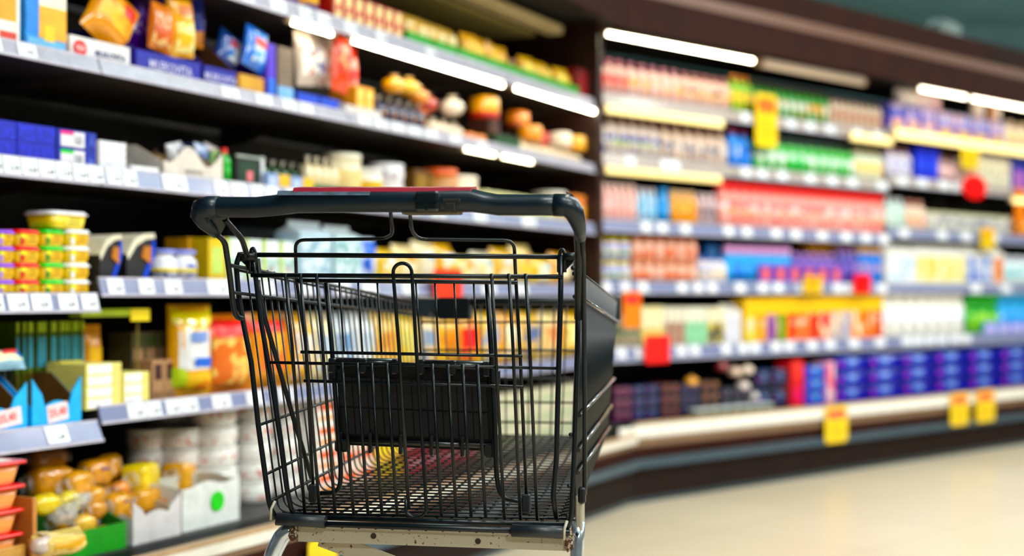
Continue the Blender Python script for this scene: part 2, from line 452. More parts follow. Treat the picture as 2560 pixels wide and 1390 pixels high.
# ------------------------------------------------------------------ room
def tile_mat():
    m = bpy.data.materials.new('beige_floor_tiles'); m.use_nodes = True; nt = m.node_tree; b = nt.nodes['Principled BSDF']
    tc = nt.nodes.new('ShaderNodeTexCoord'); mp = nt.nodes.new('ShaderNodeMapping'); mp.inputs['Rotation'].default_value = (0, 0, RW.rz)
    br = nt.nodes.new('ShaderNodeTexBrick'); br.offset = 0; br.inputs['Scale'].default_value = 1.6; br.inputs['Brick Width'].default_value = 1; br.inputs['Row Height'].default_value = 1
    br.inputs['Mortar Size'].default_value = .006; br.inputs['Color1'].default_value = lin('#d6c8b3'); br.inputs['Color2'].default_value = lin('#cdbea8'); br.inputs['Mortar'].default_value = lin('#b3a78e')
    nt.links.new(tc.outputs['Object'], mp.inputs['Vector']); nt.links.new(mp.outputs['Vector'], br.inputs['Vector']); nt.links.new(br.outputs['Color'], b.inputs['Base Color'])
    b.inputs['Roughness'].default_value = .3; return m
struct(MB().box(-7, 10, -5, 14, -.05, 0).build('floor', tile_mat()))
CE = M('#8fb0b6', .8, nscale=2)
struct(MB().box(-7, 10, -5, 14, 3.5, 3.6).build('ceiling', CE))
WLM = M('#8aabb2', .8, nscale=2)
struct(MB().box(-7, 10, 14, 14.1, 0, 3.5).build('wall_back', WLM)); struct(MB().box(-7, 10, -5.1, -5, 0, 3.5).build('wall_front', M('#4a5a5c', .8)))
struct(MB().box(-7.1, -7, -5, 14, 0, 3.5).build('wall_left', WLM)); struct(MB().box(10, 10.1, -5, 14, 0, 3.5).build('wall_right', M('#4a5a5c', .8)))

TM = math.tan((LW.rz-RW.rz)/2)
def cbox(mb, W, x0, x1, y0, y1, z0, z1, m=0, mitre=True):
    """box along a run whose corner end is cut on the bisector"""
    def xe(x, y):
        if mitre and abs(x) < 1e-6: return y*TM-.0008 if W is LW else -y*TM+.0008
        return x
    b = len(mb.v)
    for z in (z0, z1): mb.v += [(xe(x0, y0), y0, z), (xe(x1, y0), y0, z), (xe(x1, y1), y1, z), (xe(x0, y1), y1, z)]
    for q in ((0,3,2,1),(4,5,6,7),(0,1,5,4),(1,2,6,5),(2,3,7,6),(3,0,4,7)): mb.face([b+i for i in q], m)
    return mb
XLs, XRe = -4.9, 5.4
BLK = M('#0a0a0b', .5, var=.2); BRN = M('#2e1106', .7, spec=.15, var=.25, nscale=6); BR2 = M('#1c0c07', .7, spec=.2, var=.2, nscale=6)
GB = M('#3d4e5a', .4, coat=.2); WHT = M('#e9e4da', .35, coat=.2, var=.05); BEI = M('#7c6350', .5); LBR = M('#6b4a3c', .45)
dB = -.2
zw1, zw0 = RW.z(1521, 1064, dB), RW.z(1521, 1104, dB)
zb0, zbr, zg1, zg0 = RW.z(1521, 1127, dB), RW.z(1500, 1157, dB), RW.z(1500, 1160, dB), RW.z(1500, 1183, dB)
zc0, zc1 = RW.z(1500, 58, -.15), RW.z(2560, 128, -.15)
zs = RW.z(1640, 0, -.15)
for W, x0, x1, lab in ((LW, XLs, 0., 'open refrigerated cheese case along the near side of the aisle'), (RW, 0., XRe, 'open refrigerated dairy case beyond the corner post with brown kick plate')):
    zw1, zw0 = ((.297, .258) if W is LW else (RW.z(1521, 1064, dB), RW.z(1521, 1104, dB))); DECK = zw1-(.003 if W is LW else .018)
    if W is LW: DECKL = DECK
    c = W.put(empty('refrigerated_display_case'), 0, 0, 0); tag(c, lab, 'display refrigerator')
    B = lambda n, mat, y0, y1, z0, z1, par=c: cbox(MB(), W, x0, x1, y0, y1, z0, z1).build(n, mat, par)
    B('back_panel', BLK, .52, .60, .1, 2.03)
    B('deck', M('#2a2a2a', .5), -.10, .52, DECK-.03, DECK)
    B('kick_plate', BR2, dB+.01, .55, .03, zg0)
    B('skirting', GB, dB+.03, .5, .0, .03)
    B('bumper_strip', GB, dB-.015, dB+.02, zg0, zg1)
    B('base_panel', BRN, dB+.002, dB+.03, zg1, zb0)
    B('base_trim', BEI, dB, dB+.03, zb0, zw0)
    B('front_ledge', WHT, dB-.004, dB+.03, zw0, zw1-.012)
    B('ledge_edge', M('#b79c80', .4), dB-.004, dB+.018, zw1-.012, zw1)
    # air return grille: closely set louvres
    gbm = cbox(MB(), W, x0, x1, dB+.018, -.10, zw1-.05, zw1-.024); gbm.build('grille_tray', BLK, c)
    g_ = MB(); xa = W.x(120, dB) if W is LW else .045; xb_ = -.045 if W is LW else 4.4
    n_ = int((xb_-xa)/.0115)
    for i in range(n_):
        xx = xa+i*.0115
        g_.box(xx, xx+.004, dB+.02, -.102, zw1-.026, zw1-.005)
    gr = g_.build('air_grille', M('#10181c', .4), c)
    # canopy
    B('canopy', BRN, -.145, .60, zc0+.07, zc1)
    B('canopy_front', BRN, -.165, -.146, zc0, zs)
    B('canopy_trim', LBR, -.168, -.15, zs, zs+.05)
    B('canopy_ceiling', M('#15120f', .7), -.144, .5, zc0+.05, zc0+.069)
# corner post between the two cases
pz = MB(); pz.v = []
cbox(pz, LW, -.022, 0, -.02, .515, .345, zc0+.048); 
p1_ = pz.build('divider_panel', M('#2a1510', .4)); q = MB(); cbox(q, RW, 0, .022, -.02, .515, .345, zc0+.048)
post = LW.put(empty('corner_post'), 0, 0, 0); p1_.parent = post; q2 = q.build('divider_panel', M('#3a1d14', .4), post)
q2.rotation_euler = (0, 0, RW.rz-LW.rz)
tag(post, 'dark brown corner post standing between the two refrigerated cases', 'post')

# ------------------------------------------------------------------ shelves
BOARD = M('#241c18', .5); RAIL = M('#8186a6', .35, coat=.3, var=.06); RAILW = M('#d6d2cf', .35, coat=.3, var=.05)
XL = [XLs, LW.x(243), LW.x(865), LW.x(1270), 0.]
XR = [0., RW.x(1830), RW.x(2218), 3.75, XRe]
def rail_mesh(x0, x1, zt, h, tilt=.012, bars=True):
    b = MB(); pr = [(.004, 0), (-.002, 0), (-tilt, -h), (-tilt+.006, -h)]
    b.loft([[(x0, y, zt+z) for y, z in pr], [(x1, y, zt+z) for y, z in pr]], 0, True, False); return b
def shelf(W, x0, x1, zt, h, name, where, mat=RAIL, tilt=.012, edge='#c9c4d2', dp=.46):
    if W is LW: x1 = min(x1, -.03)
    else: x0 = max(x0, .03)
    s = W.put(empty('refrigerator_shelf'), 0, 0, 0); tag(s, where, 'shelf', 'shelves of the refrigerated cases')
    MB().box(x0+.003, x1-.003, .004, dp, zt-.034, zt-.008).build('shelf_board', BOARD, s)
    r = rail_mesh(x0+.003, x1-.003, zt, h, tilt).build('price_rail', mat, s)
    MB().box(x0+.003, x1-.003, -tilt-.002, -tilt+.007, zt-h-.003, zt-h+.003).box(x0+.003, x1-.003, -.0035, .004, zt-.003, zt+.002).build('rail_lip', M(edge, .3, coat=.4), r)
    for xx in (x0+.012, x1-.012):
        b = MB(); b.loft([[(xx-.0015, .06, zt-.036), (xx-.0015, dp, zt-.036), (xx-.0015, dp, zt-.09), (xx-.0015, .3, zt-.055)], [(xx+.0015, .06, zt-.036), (xx+.0015, dp, zt-.036), (xx+.0015, dp, zt-.09), (xx+.0015, .3, zt-.055)]], 0, True, False)
        b.build('bracket', M('#3c3430', .5), s)
    return s
ZT, ZA, ZB, ZC, ZC1, ZD, ZD1 = 1.703, 1.428, 1.178, .918, .881, .618, .586
SEC = ['section at the frame edge end', 'second section', 'third section', 'section next to the corner post']
LVL = {'T': ('topmost', ZT, .042), 'A': ('second-highest', ZA, .033), 'B': ('middle', ZB, .043), 'C': ('fourth-highest', ZC, .041), 'D': ('lowest', ZD, .039)}
for k_, (nm, z_, h_) in LVL.items():
    for i in range(4):
        zz, hh, tl = z_, h_, .012
        if i == 0 and k_ == 'C': zz, hh = ZC1, .040
        if i == 0 and k_ == 'D': zz, hh, tl = ZD1, .045, .022
        shelf(LW, XL[i], XL[i+1], zz, hh, nm, f'{nm} shelf of the cheese case, {SEC[i]}', RAIL if k_ in 'CDB' else M('#aaa6b4', .35, coat=.3), tl)
ZR = [RW.z(1495, 228), RW.z(1495, 381), RW.z(1495, 547), RW.z(1495, 703), RW.z(1532, 870)]
NR = ['topmost', 'second-highest', 'middle', 'fourth-highest', 'lowest']
RSEC = ['first section from the corner post', 'second section', 'third section', 'farthest section']
def zr(l, bay): return ZR[l]+(.035 if bay >= 2 and l < 3 else 0)
for l in range(5):
    for i in range(4):
        shelf(RW, XR[i], XR[i+1], zr(l, i), .05 if l < 4 else .06, '', f'{NR[l]} shelf of the dairy case, {RSEC[i]}',
              M('#a89a92', .4, coat=.2) if l < 2 else RAIL, .012)
# ------------------------------------------------------------------ lamps in the cases
def tube_lamp(W, x0, x1, y, z, r, col, st, label, grp, housing=True, cat='fluorescent lamp'):
    L = x1-x0; o = W.put(empty('fluorescent_tube'), (x0+x1)/2, y, z); tag(o, label, cat, grp)
    MB().tube([(-L/2+.02, 0, 0), (L/2-.02, 0, 0)], r, 12).build('glowing_tube', M(col, .4, em=st, var=.02), o)
    for s in (-1, 1): MB().tube([(s*(L/2-.022), 0, 0), (s*L/2, 0, 0)], r*1.1, 12).build('end_cap', M('#b9a088', .4), o)
    MB().box(-L/2, L/2, .0, .016, r*.6, r*.6+.008).build('lamp_holder', M('#8a7258', .5), o)
    return o
g_ = 'lit tubes under the topmost shelf of the cheese case'
zt_ = 1.648
tube_lamp(LW, LW.x(715), LW.x(838), .0, zt_, .006, '#fff6dc', 16, 'short lit tube under the topmost cheese shelf, farthest from the corner post', g_)
tube_lamp(LW, LW.x(868), LW.x(1262), .0, zt_, .0065, '#fff6dc', 16, 'long lit tube under the topmost cheese shelf, middle one', g_)
tube_lamp(LW, LW.x(1278), LW.x(1489), .0, zt_+.004, .007, '#fff6dc', 16, 'lit tube under the topmost cheese shelf, ending at the corner post', g_)
g_ = 'short tubes under the second-highest cheese shelf'
tube_lamp(LW, LW.x(1152), LW.x(1242), .0, 1.386, .006, '#fff2d0', 9, 'short lit tube under the second-highest cheese shelf, farther from the corner post', g_)
tube_lamp(LW, LW.x(1246), LW.x(1334), .0, 1.386, .006, '#fff2d0', 9, 'short lit tube under the second-highest cheese shelf, nearer the corner post', g_)
zt2 = RW.z(1495, 80, -.02)
tube_lamp(RW, .02, RW.x(1888, -.02), -.02, zt2, .008, '#fff6dc', 16, 'long lit tube under the canopy of the dairy case', 'tubes under the dairy canopy')
tube_lamp(RW, RW.x(1895, -.02), RW.x(2160, -.02), -.02, zt2, .022, '#d9c7b4', .3, 'faint unlit tube under the dairy canopy, between two bright ones', 'tubes under the dairy canopy')  # tube is unlit; a faint glow is added in its material
tube_lamp(RW, RW.x(2292, -.02), RW.x(2418, -.02), -.02, zt2+.02, .009, '#fff0d8', 8, 'lit tube under the dairy canopy, first beyond the dark gap', 'tubes under the dairy canopy')
tube_lamp(RW, RW.x(2422, -.02), RW.x(2760, -.02), -.02, zt2+.02, .009, '#fff0d8', 8, 'lit tube under the dairy canopy, running out of view', 'tubes under the dairy canopy')
def strip(x0, x1, z, h, st, label, y=-.01):
    o = RW.put(empty('shelf_light'), (x0+x1)/2, y, z); tag(o, label, 'shelf light', 'glowing light strips under dairy shelves'); L = x1-x0
    MB().box(-L/2, L/2, -.012, .004, -h, 0, 0, .003).build('diffuser', M('#ffe2a8', .4, em=st, var=.03), o)
    [MB().box(a_, a_+.008, -.013, .005, -h, 0).build('end_cap', M('#b09a80', .4), o) for a_ in (-L/2-.008, L/2)]
strip(.04, RW.x(1800), zr(0, 0)-.055, .034, .8, 'cream glowing strip under the topmost dairy shelf beside the corner post')
strip(.04, RW.x(1795), zr(1, 0)-.055, .034, .42, 'cream glowing strip under the second-highest dairy shelf beside the corner post')
strip(RW.x(2222), RW.x(2700), zr(0, 2)-.012, .05, .95, 'bright cream light strip along the topmost dairy shelf, third section', -.03)
strip(RW.x(2110), RW.x(2214), zr(0, 1)-.03, .04, .7, 'dim cream light strip under the topmost dairy shelf, end of second section', -.03)
strip(RW.x(2515), RW.x(2700), zr(1, 2)-.06, .03, 1.2, 'short cream light strip under the second-highest dairy shelf, farthest part', -.03)

# ------------------------------------------------------------------ price tags
TAGM = M('#e9e9ef', .35, var=.02); INK = M('#5a5a66', .5)
TAGW = {}
def price_tag(W, px, wpx, zt, h, label, grp, tilt=.012, mat=TAGM, txt='2,49', words=True, round_=False, frac=.9):
    xa, xb = W.x(px), W.x(px+wpx); w = abs(xb-xa)
    key = (id(W), round(w, 3), round(h, 3), mat.name, txt if words else '', tilt)
    if key in TAGW: o = dup(TAGW[key])
    else:
        b = MB(); b.box(-w/2, w/2, -.0016, 0, -h*frac, 0, 0, .0006); o = b.build('price_tag', mat)
        if words:
            text(txt, h*.36, INK, o, (w*.12, -.002, -h*.62), name='price_figures')
            l = MB(); l.box(-w*.38, w*.3, -.0021, -.0015, -h*.2, -h*.16).box(-w*.38, w*.1, -.0021, -.0015, -h*.3, -h*.27); l.build('print_lines', M('#a0a0a8'), o)
        TAGW[key] = o
    W.put(o, (xa+xb)/2, -.0035, zt-h*.04, 0); o.rotation_euler = (-math.atan2(tilt-.002, h), 0, W.rz)
    tag(o, label, 'price tag', grp); return o
def tagrow(W, lst, zt, h, where, tilt=.012, words=True, mat=TAGM):
    n = len(lst)
    for i, (px, wpx) in enumerate(lst):
        k = (n-i) if W is LW else i+1
        price_tag(W, px, wpx, zt, h, f'white price tag on {where}, {ORD[k]} from the corner-post end', f'price tags on {where}', tilt, mat, ['2,49', '3,79', '4,29'][i % 3], words)
tagrow(LW, [(-48, 45), (36, 48), (548, 42), (634, 38), (700, 34), (745, 30)]+[(890+i*42, 30) for i in range(5)]+[(1120, 26), (1190, 24)], ZA, .033, 'the second-highest cheese shelf')
tagrow(LW, [(-42, 40), (1, 43), (47, 41), (91, 40), (134, 38), (176, 36), (215, 37), (259, 38), (301, 34), (400, 60), (529, 32), (572, 36), (622, 32), (660, 30), (712, 40), (790, 40), (1010, 30), (1070, 36), (1180, 30), (1300, 34)], ZB, .043, 'the middle cheese shelf')
tagrow(LW, [(-45, 46), (12, 52), (71, 50), (139, 48), (196, 42)], ZC1, .040, 'the shelf of small tubs')
tagrow(LW, [(262, 40), (340, 38), (405, 42), (512, 60), (640, 40), (735, 44), (830, 40), (900, 36), (1000, 34), (1200, 34), (1280, 34)], ZC, .041, 'the fourth-highest cheese shelf')
tagrow(LW, [(105, 54)], ZD1, .045, 'the shelf of blue display trays', tilt=.022)
tagrow(LW, [(312, 46), (360, 36), (408, 38), (448, 40), (524, 46), (610, 40), (690, 36), (900, 36)], ZD, .039, 'the lowest cheese shelf')
tagrow(LW, [(596, 30), (668, 40), (742, 30), (788, 30), (855, 30), (935, 24), (1060, 22)], ZT, .042, 'the topmost cheese shelf')
for l, lst in ((0, [1850, 1898, 1962, 2010, 2060, 2130, 2180]), (1, [1560, 1648, 1672, 1850, 1890, 1940, 2010, 2065, 2115, 2190, 2240, 2290, 2345, 2380, 2440]), (2, [1600, 1640, 1698, 1806, 1852, 1925, 1974, 2040, 2100, 2150, 2195, 2245, 2340, 2400, 2470]),
                 (3, [1500, 1548, 1592, 1690, 1730, 1765, 1835, 1892, 1930, 1990, 2080, 2110, 2190, 2425, 2500]), (4, [1538, 1585, 1688, 1722, 1800, 1842, 1872, 1925, 1958, 2015, 2060, 2120, 2185, 2252, 2280, 2310, 2340, 2372, 2400])):
    lst2 = [(p, 24) for p in lst]
    for i, (px, wpx) in enumerate(lst2):
        bay = 0 if px < 1830 else 1 if px < 2215 else 2
        price_tag(RW, px, wpx, zr(l, bay), .05, f'white price tag on the {NR[l]} dairy shelf, {ORD[i+1]} from the corner-post end', f'price tags on the {NR[l]} dairy shelf', .012, TAGM, '', False)
# price strip cards set edge to edge on the dairy ledge
n_ = 30
for i in range(n_):
    px = 1545+i*34
    xa, xb = RW.x(px, dB), RW.x(px+31, dB)
    o = MB().box(-(xb-xa)/2, (xb-xa)/2, -.002, 0, 0, zw1-zw0-.020, 0, .001).build('ledge_card', M('#f6f0e8', .35))
    RW.put(o, (xa+xb)/2, dB-.0045, zw0+.004); tag(o, f'white card on the dairy ledge, {ORD[i+1]} from the corner-post end', 'price tag', 'white cards on the dairy ledge')
# hanging promotion tags
YEL = M('#f6d000', .35); RED = M('#f0241c', .35); ORG = M('#f08a18', .35)
def promo(px0, px1, py0, py1, d, label, mat=YEL, head='#e8402c', words='AKCJA', dd=-.02, holder=True, rnd=False, W=RW):
    x0, x1 = W.x(px0, d+dd), W.x(px1, d+dd); w = x1-x0; zt, zb = W.z((px0+px1)/2, py0, d+dd), W.z((px0+px1)/2, py1, d+dd); h = zt-zb
    b = MB()
    if rnd: b.lathe([(w/2, 0), (w/2, .002)], 24, sy=h/w); b.v = [(x, -z, y) for x, y, z in b.v]
    else: b.rrect([(1, 0), (1, .002)], w, h, 4, 0, .12); b.v = [(x, -z, y) for x, y, z in b.v]
    o = b.build('promotion_tag', mat); W.put(o, (x0+x1)/2, d+dd, (zt+zb)/2); tag(o, label, 'promotion tag')
    if head and not rnd:
        q = MB(); q.rrect([(1, 0), (1, .001)], w*.8, h*.26, 4, 0, .3); q.v = [(x, -.0022-z, y+h*.28) for x, y, z in q.v]; q.build('printed_head', M(head), o)
        q = MB()
        for k in range(4): q.box(-w*.32, w*.28, -.003, -.002, -h*(.02+.1*k)-.002, -h*(.02+.1*k)+.002)
        q.build('print_lines', M('#b8860b'), o)
    if holder: MB().box(-w*.2, w*.2, 0, .013, h*.5-.012, h*.5-.004).build('tag_holder', M('#c8c8c8', .3), o)
    return o
promo(2063, 2118, 1016, 1106, dB, 'yellow promotion tag hanging from the dairy ledge, on its own', head='#f07860')
promo(2376, 2421, 982, 1063, dB, 'yellow promotion tag on the dairy ledge, nearer of the two close together', head='#f07860')
promo(2440, 2486, 974, 1054, dB, 'yellow promotion tag on the dairy ledge, farther of the two close together', head='#f07860')
promo(1888, 1942, 235, 368, -.01, 'tall yellow and orange promotion tag hanging across the topmost dairy shelf', head='#f07818')
promo(2403, 2446, 346, 422, -.01, 'yellow promotion tag hanging under the bright light strip', head='#f0a018')
promo(2405, 2467, 438, 498, -.01, 'round red promotion sign on the second-highest dairy shelf', RED, None, rnd=True)
promo(2452, 2486, 570, 622, -.01, 'small yellow tag above the white milk cartons', head='#f0a018')
promo(2010, 2055, 690, 733, -.01, 'small yellow and orange tag on the fourth-highest dairy shelf', M('#f4c848'), '#f09030')
promo(2135, 2176, 685, 733, -.01, 'square red tag on the fourth-highest dairy shelf', RED, None)
promo(1558, 1602, 728, 820, -.03, 'orange and yellow promotion tag hanging beside the shopping cart front', ORG, '#f04848')
promo(1612, 1674, 838, 908, -.01, 'bright red promotion sign on the lowest dairy shelf', M('#f23a34'), None)
promo(2538, 2562, 470, 560, -.01, 'orange tag at the far end of the middle dairy shelf', ORG, None)
promo(1085, 1155, 672, 745, -.01, 'orange-red promotion tag on the cheese shelf seen through the cart', M('#f4502c'), None, W=LW)
promo(1155, 1195, 820, 872, -.01, 'small red promotion tag behind the cart wires', RED, None, W=LW)
# small grey unit on top of the canopy
x_ = RW.x(2352, 0); o = RW.put(MB().rrect([(.9, 0), (1, .01), (1, .07), (.7, .1)], .22, .12, 5, 0, .3).build('sensor_box', M('#7d8582', .5)), x_, -.02, zc1+.001)
MB().lathe([(.03, .1), (.03, .115)], 12).build('dome', M('#50585a', .3), o); tag(o, 'grey rounded box standing on top of the dairy canopy', 'sensor')

# unlit lamp housing under the canopy of the cheese case
o = LW.put(MB().box(-1.6, .0, 0, .07, 0, .035, 0, .004).build('lamp_housing', M('#dccba6', .5)), -.12, .10, zc0-.02); tag(o, 'long beige lamp housing under the cheese case canopy', 'lamp housing')
MB().box(-.95, .06, .16, .40, .012, .03).build('reflector', M('#b8ac78', .5), o)
# ================================================================== goods in the cheese case
s8 = .008
def LR(lev): return {'T': ZT, 'A': ZA, 'B': ZB, 'C': ZC, 'C1': ZC1, 'D': ZD, 'D1': ZD1}[lev]-s8
def lrow(lev, *a, **k): return row(LW, LR(lev)+.001, *a, anchor='corner-post end', **k)
# ---- small tubs in four colours
for px0, px1, lid, side, word in ((-62, -8, '#8a50c8', '#8a50c8', 'deep violet'), (-2, 44, '#9a5ad8', '#b090e0', 'purple'), (48, 110, '#f02818', '#d01810', 'red'), (112, 170, '#18c818', '#0a8a28', 'green'), (173, 234, '#f2f2f4', '#f0f0f0', 'white')):
    lrow('C1', px0, px1, 1, 160, tub('#f0cc38' if word != 'purple' else '#eec850', lid, side=side, fruit='#f4f020'), f'small yellow spread tub with {word} lid', 'spread tub', stack=4, dep=.085, d=.012, gap=.99, group=f'{word} lidded tubs in a column')
xx = LW.x(173, .012)
lrow('C1', 128, 233, 1, 38, tub('#f2d23c', '#f0ecf0', oval='#f6e27a'), 'larger yellow tub with white lid lying topmost on the white-lidded column', 'spread tub', dep=.10, d=.012, h=.040)
top_tub = [o for o in COL.objects if o.get('label', '').startswith('larger yellow tub')][0]
top_tub.location.z = LR('C1')+4*((160/LW.scale(203, .012)+.006)/4)*1.004+.002
for k_, (p0_, p1_, lid, word) in enumerate(((-2, 44, '#9a5ad8', 'purple'), (48, 110, '#f02818', 'red'), (112, 170, '#18c818', 'green'), (173, 234, '#f2f2f4', 'white'))):
    row(LW, LR('C1')+.001, p0_-8, p1_-8, 1, 150, tub('#e8c030', lid), f'{word} lidded tub standing behind the front column', 'spread tub', stack=4, dep=.085, d=.105, gap=.95, group=f'{word} lidded tubs behind')
# ---- shelf A
lrow('A', -60, 54, 1, 150, box('#efe9e2', [(.25, .9, .35, .95, '#f2a818'), (.1, .5, .05, .3, '#e9e4d8'), (.5, .9, .06, .2, '#d05040')], side='#e8dfd0'), 'white and yellow cheese box cut by the picture edge, second-highest shelf', 'cheese box', dep=.16, h=.16)
lrow('A', 60, 168, 1, 130, box('#2f8fd8', [(.0, 1., .72, 1., '#f6ecd8'), (.32, 1, .24, .74, '#f8b400'), (.0, .32, .3, .96, '#0c86d8'), (.05, .95, .0, .22, '#7db8e0'), (.45, .7, .2, .45, '#f6c818')], side='#f0b010'), 'blue, yellow and white cheese carton beside the white tray', 'cheese box', dep=.14, h=.145)
lrow('A', 170, 328, 1, 70, trayb('#efe9ea', '#c8a878', .98, name='display_tray', words=('MLEKOVITA', .34, '#2a3a7a', .16, .45), side=1.25), 'white cardboard tray with red oval mark and blue words', 'display tray', dep=.2, h=.058)
tr = [o for o in COL.objects if o.get('label', '').startswith('white cardboard tray with red oval')][0]
w_ = abs(LW.x(328, .03)-LW.x(170, .03))
q = MB(); q.rrect([(1, 0), (1, .001)], w_*.2, .036, 8, 0, 1.); e = q.build('oval_mark', M('#d83028'), tr); e.rotation_euler = (PI/2, 0, 0); e.location = (-w_*.33, -.1025, .03)
text('IGA', .017, M('#f4ecec'), e, (0, 0, .0015), (0, 0, 0))
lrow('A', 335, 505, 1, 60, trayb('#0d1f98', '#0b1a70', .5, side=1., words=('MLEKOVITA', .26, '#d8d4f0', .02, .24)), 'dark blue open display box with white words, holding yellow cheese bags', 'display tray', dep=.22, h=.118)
lrow('A', 508, 592, 1, 60, trayb('#0d1f98', '#50300f', .38, side=1., words=('MLEKOVITA', .17, '#d8d4f0', .0, .2)), 'dark blue open display box holding blue pouches', 'display tray', dep=.24, h=.15)
lrow('A', 596, 662, 1, 60, box('#cf9a3e', [(.08, .5, .3, .9, '#d8a850')]), 'plain tan cardboard box front beside the blue display boxes', 'cardboard box', dep=.05, h=.055, d=.02)
# bags in them
def one(W, px, py, d, w, dep, h, mk, label, cat, rz=0., rx=0., ry=0., group=None):
    """a single thing whose bottom centre shows at (px,py) on the plane at depth d"""
    o = mk(w, dep, h); W.put(o, W.x(px, d), d, W.z(px, py, d), rz); o.rotation_euler = (rx, ry, W.rz+rz); tag(o, label, cat, group); return o
one(LW, 250, 108, .08, .16, .07, .15, pouch('#f0a400', P('#f0a400', '#f6c020', 30), '#e03a30', rng=(.1, .9, .3, .9), rng2=(.55, .85, .6, .85)), 'golden yellow cheese bag with red oval lying in the white tray', 'cheese bag', rz=0, ry=.5)
one(LW, 350, 130, .14, .12, .06, .17, pouch('#5a1e98', P('#6a2ca8', '#c8a8e0', 50, .56), rng=(.1, .9, .2, .6)), 'purple cheese bag standing behind the golden bag', 'cheese bag', ry=.25)
one(LW, 396, 128, .05, .085, .06, .12, pouch('#d8832a', P('#d0641a', '#f0c890', 35, .56), rng=(.05, .95, .08, .5)), 'clear bag of orange shredded cheese hanging over the blue box', 'cheese bag', ry=.12)
one(LW, 455, 145, .05, .095, .07, .165, pouch('#f4b41c', P('#f8c020', '#fff0b0', 30, .5), '#c87818', rng=(.1, .9, .08, .55), rng2=(.2, .7, .65, .8)), 'shiny yellow cheese bag hanging over the front of the blue box', 'cheese bag', ry=-.12)
one(LW, 487, 120, .12, .07, .06, .17, pouch('#c88418', '#1c2a88'), 'amber bag with blue corner behind the shiny yellow bag', 'cheese bag', ry=-.1)
one(LW, 420, 60, .16, .08, .06, .13, pouch('#142690', '#2038a8'), 'dark blue bag at the back of the blue display box', 'cheese bag')
one(LW, 630, 172, .05, .1, .05, .115, pouch('#1f78d8', P('#e8f0f8', '#5aa8f0', 30, .5), '#e24038', rng=(.25, .9, .05, .9), rng2=(.25, .8, .55, .75)), 'blue and white pouch with red panel leaning in the box', 'cheese bag', ry=.2)
one(LW, 560, 168, .1, .09, .05, .10, pouch('#1a4a98', P('#e8f0f8', '#3a78c8', 30, .55), '#b03048', rng=(.3, .9, .2, .8)), 'darker blue pouch standing deep in the display box', 'cheese bag', ry=.3)
lrow('A', 668, 690, 1, 60, box('#5a3cc0', [(.1, .9, .1, .4, '#2a70d8')], side='#101c70'), 'tall narrow violet-blue box end beside the blue display boxes', 'cardboard box', dep=.22, h=.16)
lrow('A', 694, 734, 1, 60, box('#7a6858', [(.0, 1, .0, .3, '#8ab8e8')]), 'grey-brown upright carton with pale blue foot', 'carton', dep=.10, h=.16)
lrow('A', 742, 852, 2, 60, trayb('#0a50c8', '#0a3a98', .5, side=.8), 'bright blue low display tray', 'display tray', dep=.2, h=.085)
for i, (px, col, lab, ll) in enumerate(((762, '#d8c8bc', '#b03038', 'clear glossy pack with red print in the bright blue tray'), (790, '#c8b8b0', '#2a4a90', 'clear glossy pack with dark blue print in the bright blue tray'), (815, '#e0d0c4', '#d88878', 'clear glossy pack with pink print in the bright blue tray'))):
    one(LW, px, 215, .06+.03*i, .085, .06, .16, pouch(col, P('#f4ece4', lab, 40, .55), rough=.08, rng=(.1, .9, .2, .7)), ll, 'cheese pack', ry=.1*(i-1))
one(LW, 848, 230, .04, .09, .05, .17, pouch('#f25a20', P('#f04a18', '#f8a070', 30, .6), rng=(.1, .9, .3, .9)), 'orange-red pouch standing behind the bright blue tray', 'cheese bag', ry=.08)
one(LW, 868, 238, .1, .1, .05, .15, pouch('#e84838', P('#f0a8a0', '#e83828', 30, .5), rng=(.1, .9, .2, .8)), 'pink and red pouch beside the orange-red one', 'cheese bag')
lrow('A', 890, 935, 2, 78, box('#f2a81c', [(.1, .9, .1, .6, '#f6c878'), (.2, .8, .65, .9, '#f6dc90')]), 'yellow-orange cheese box with pale panel', 'cheese box', dep=.1)
lrow('A', 860, 955, 1, 60, trayb('#d8d0cc', '#b8a890', .9, side=1), 'light grey low tray under the orange cheese boxes', 'display tray', dep=.05, h=.035, d=.004)
lrow('A', 965, 1085, 5, 100, knot('#1a1c48', 'wrapped_cheese', '#e8a020'), 'navy and gold wrapped cheese', 'wrapped cheese', dep=.1, h=.10)
for i, (px, py, col, w) in enumerate(((985, 235, '#f0b418', .075), (1020, 240, '#f4c030', .08), (1045, 262, '#e89a20', .075), (1068, 280, '#b83a20', .07), (1052, 292, '#e87830', .06))):
    one(LW, px, py, .03+.02*i, w, w, .062, knot(col), ['golden round cheese heaped on the navy wrapped ones', 'bright yellow round cheese in the gold heap', 'amber round cheese in the gold heap', 'brick-red round cheese at the heap edge', 'pale orange round cheese at the heap foot'][i], 'round cheese')
lrow('A', 1092, 1170, 3, 60, knot('#f0dcc8', 'wrapped_cheese'), 'creamy white wrapped cheese ball', 'cheese ball', dep=.08, h=.065)
one(LW, 1130, 290, .05, .09, .08, .07, knot('#f6e4d4'), 'large creamy cheese ball on top of the white balls', 'cheese ball')
lrow('A', 1178, 1232, 2, 60, wheel('#e88a14', '#a82a18'), 'small orange cheese wheel on the shelf', 'cheese wheel', dep=.1, h=.04)
zz_ = LR('A')
def pile(px, d, z, w, h, mk, label, cat, **k):
    o = mk(w, w, h); LW.put(o, LW.x(px, d), d, z); tag(o, label, cat); return o
pile(1210, .10, zz_, .09, .11, box('#3a1c10', [(.1, .9, .2, .8, '#5a2a18')]), 'dark brown box carrying the big yellow cheese wheel', 'cardboard box')
pile(1210, .10, zz_+.112, .115, .085, wheel('#f6b010', '#b82418'), 'big bright yellow cheese wheel raised on a dark box', 'cheese wheel')
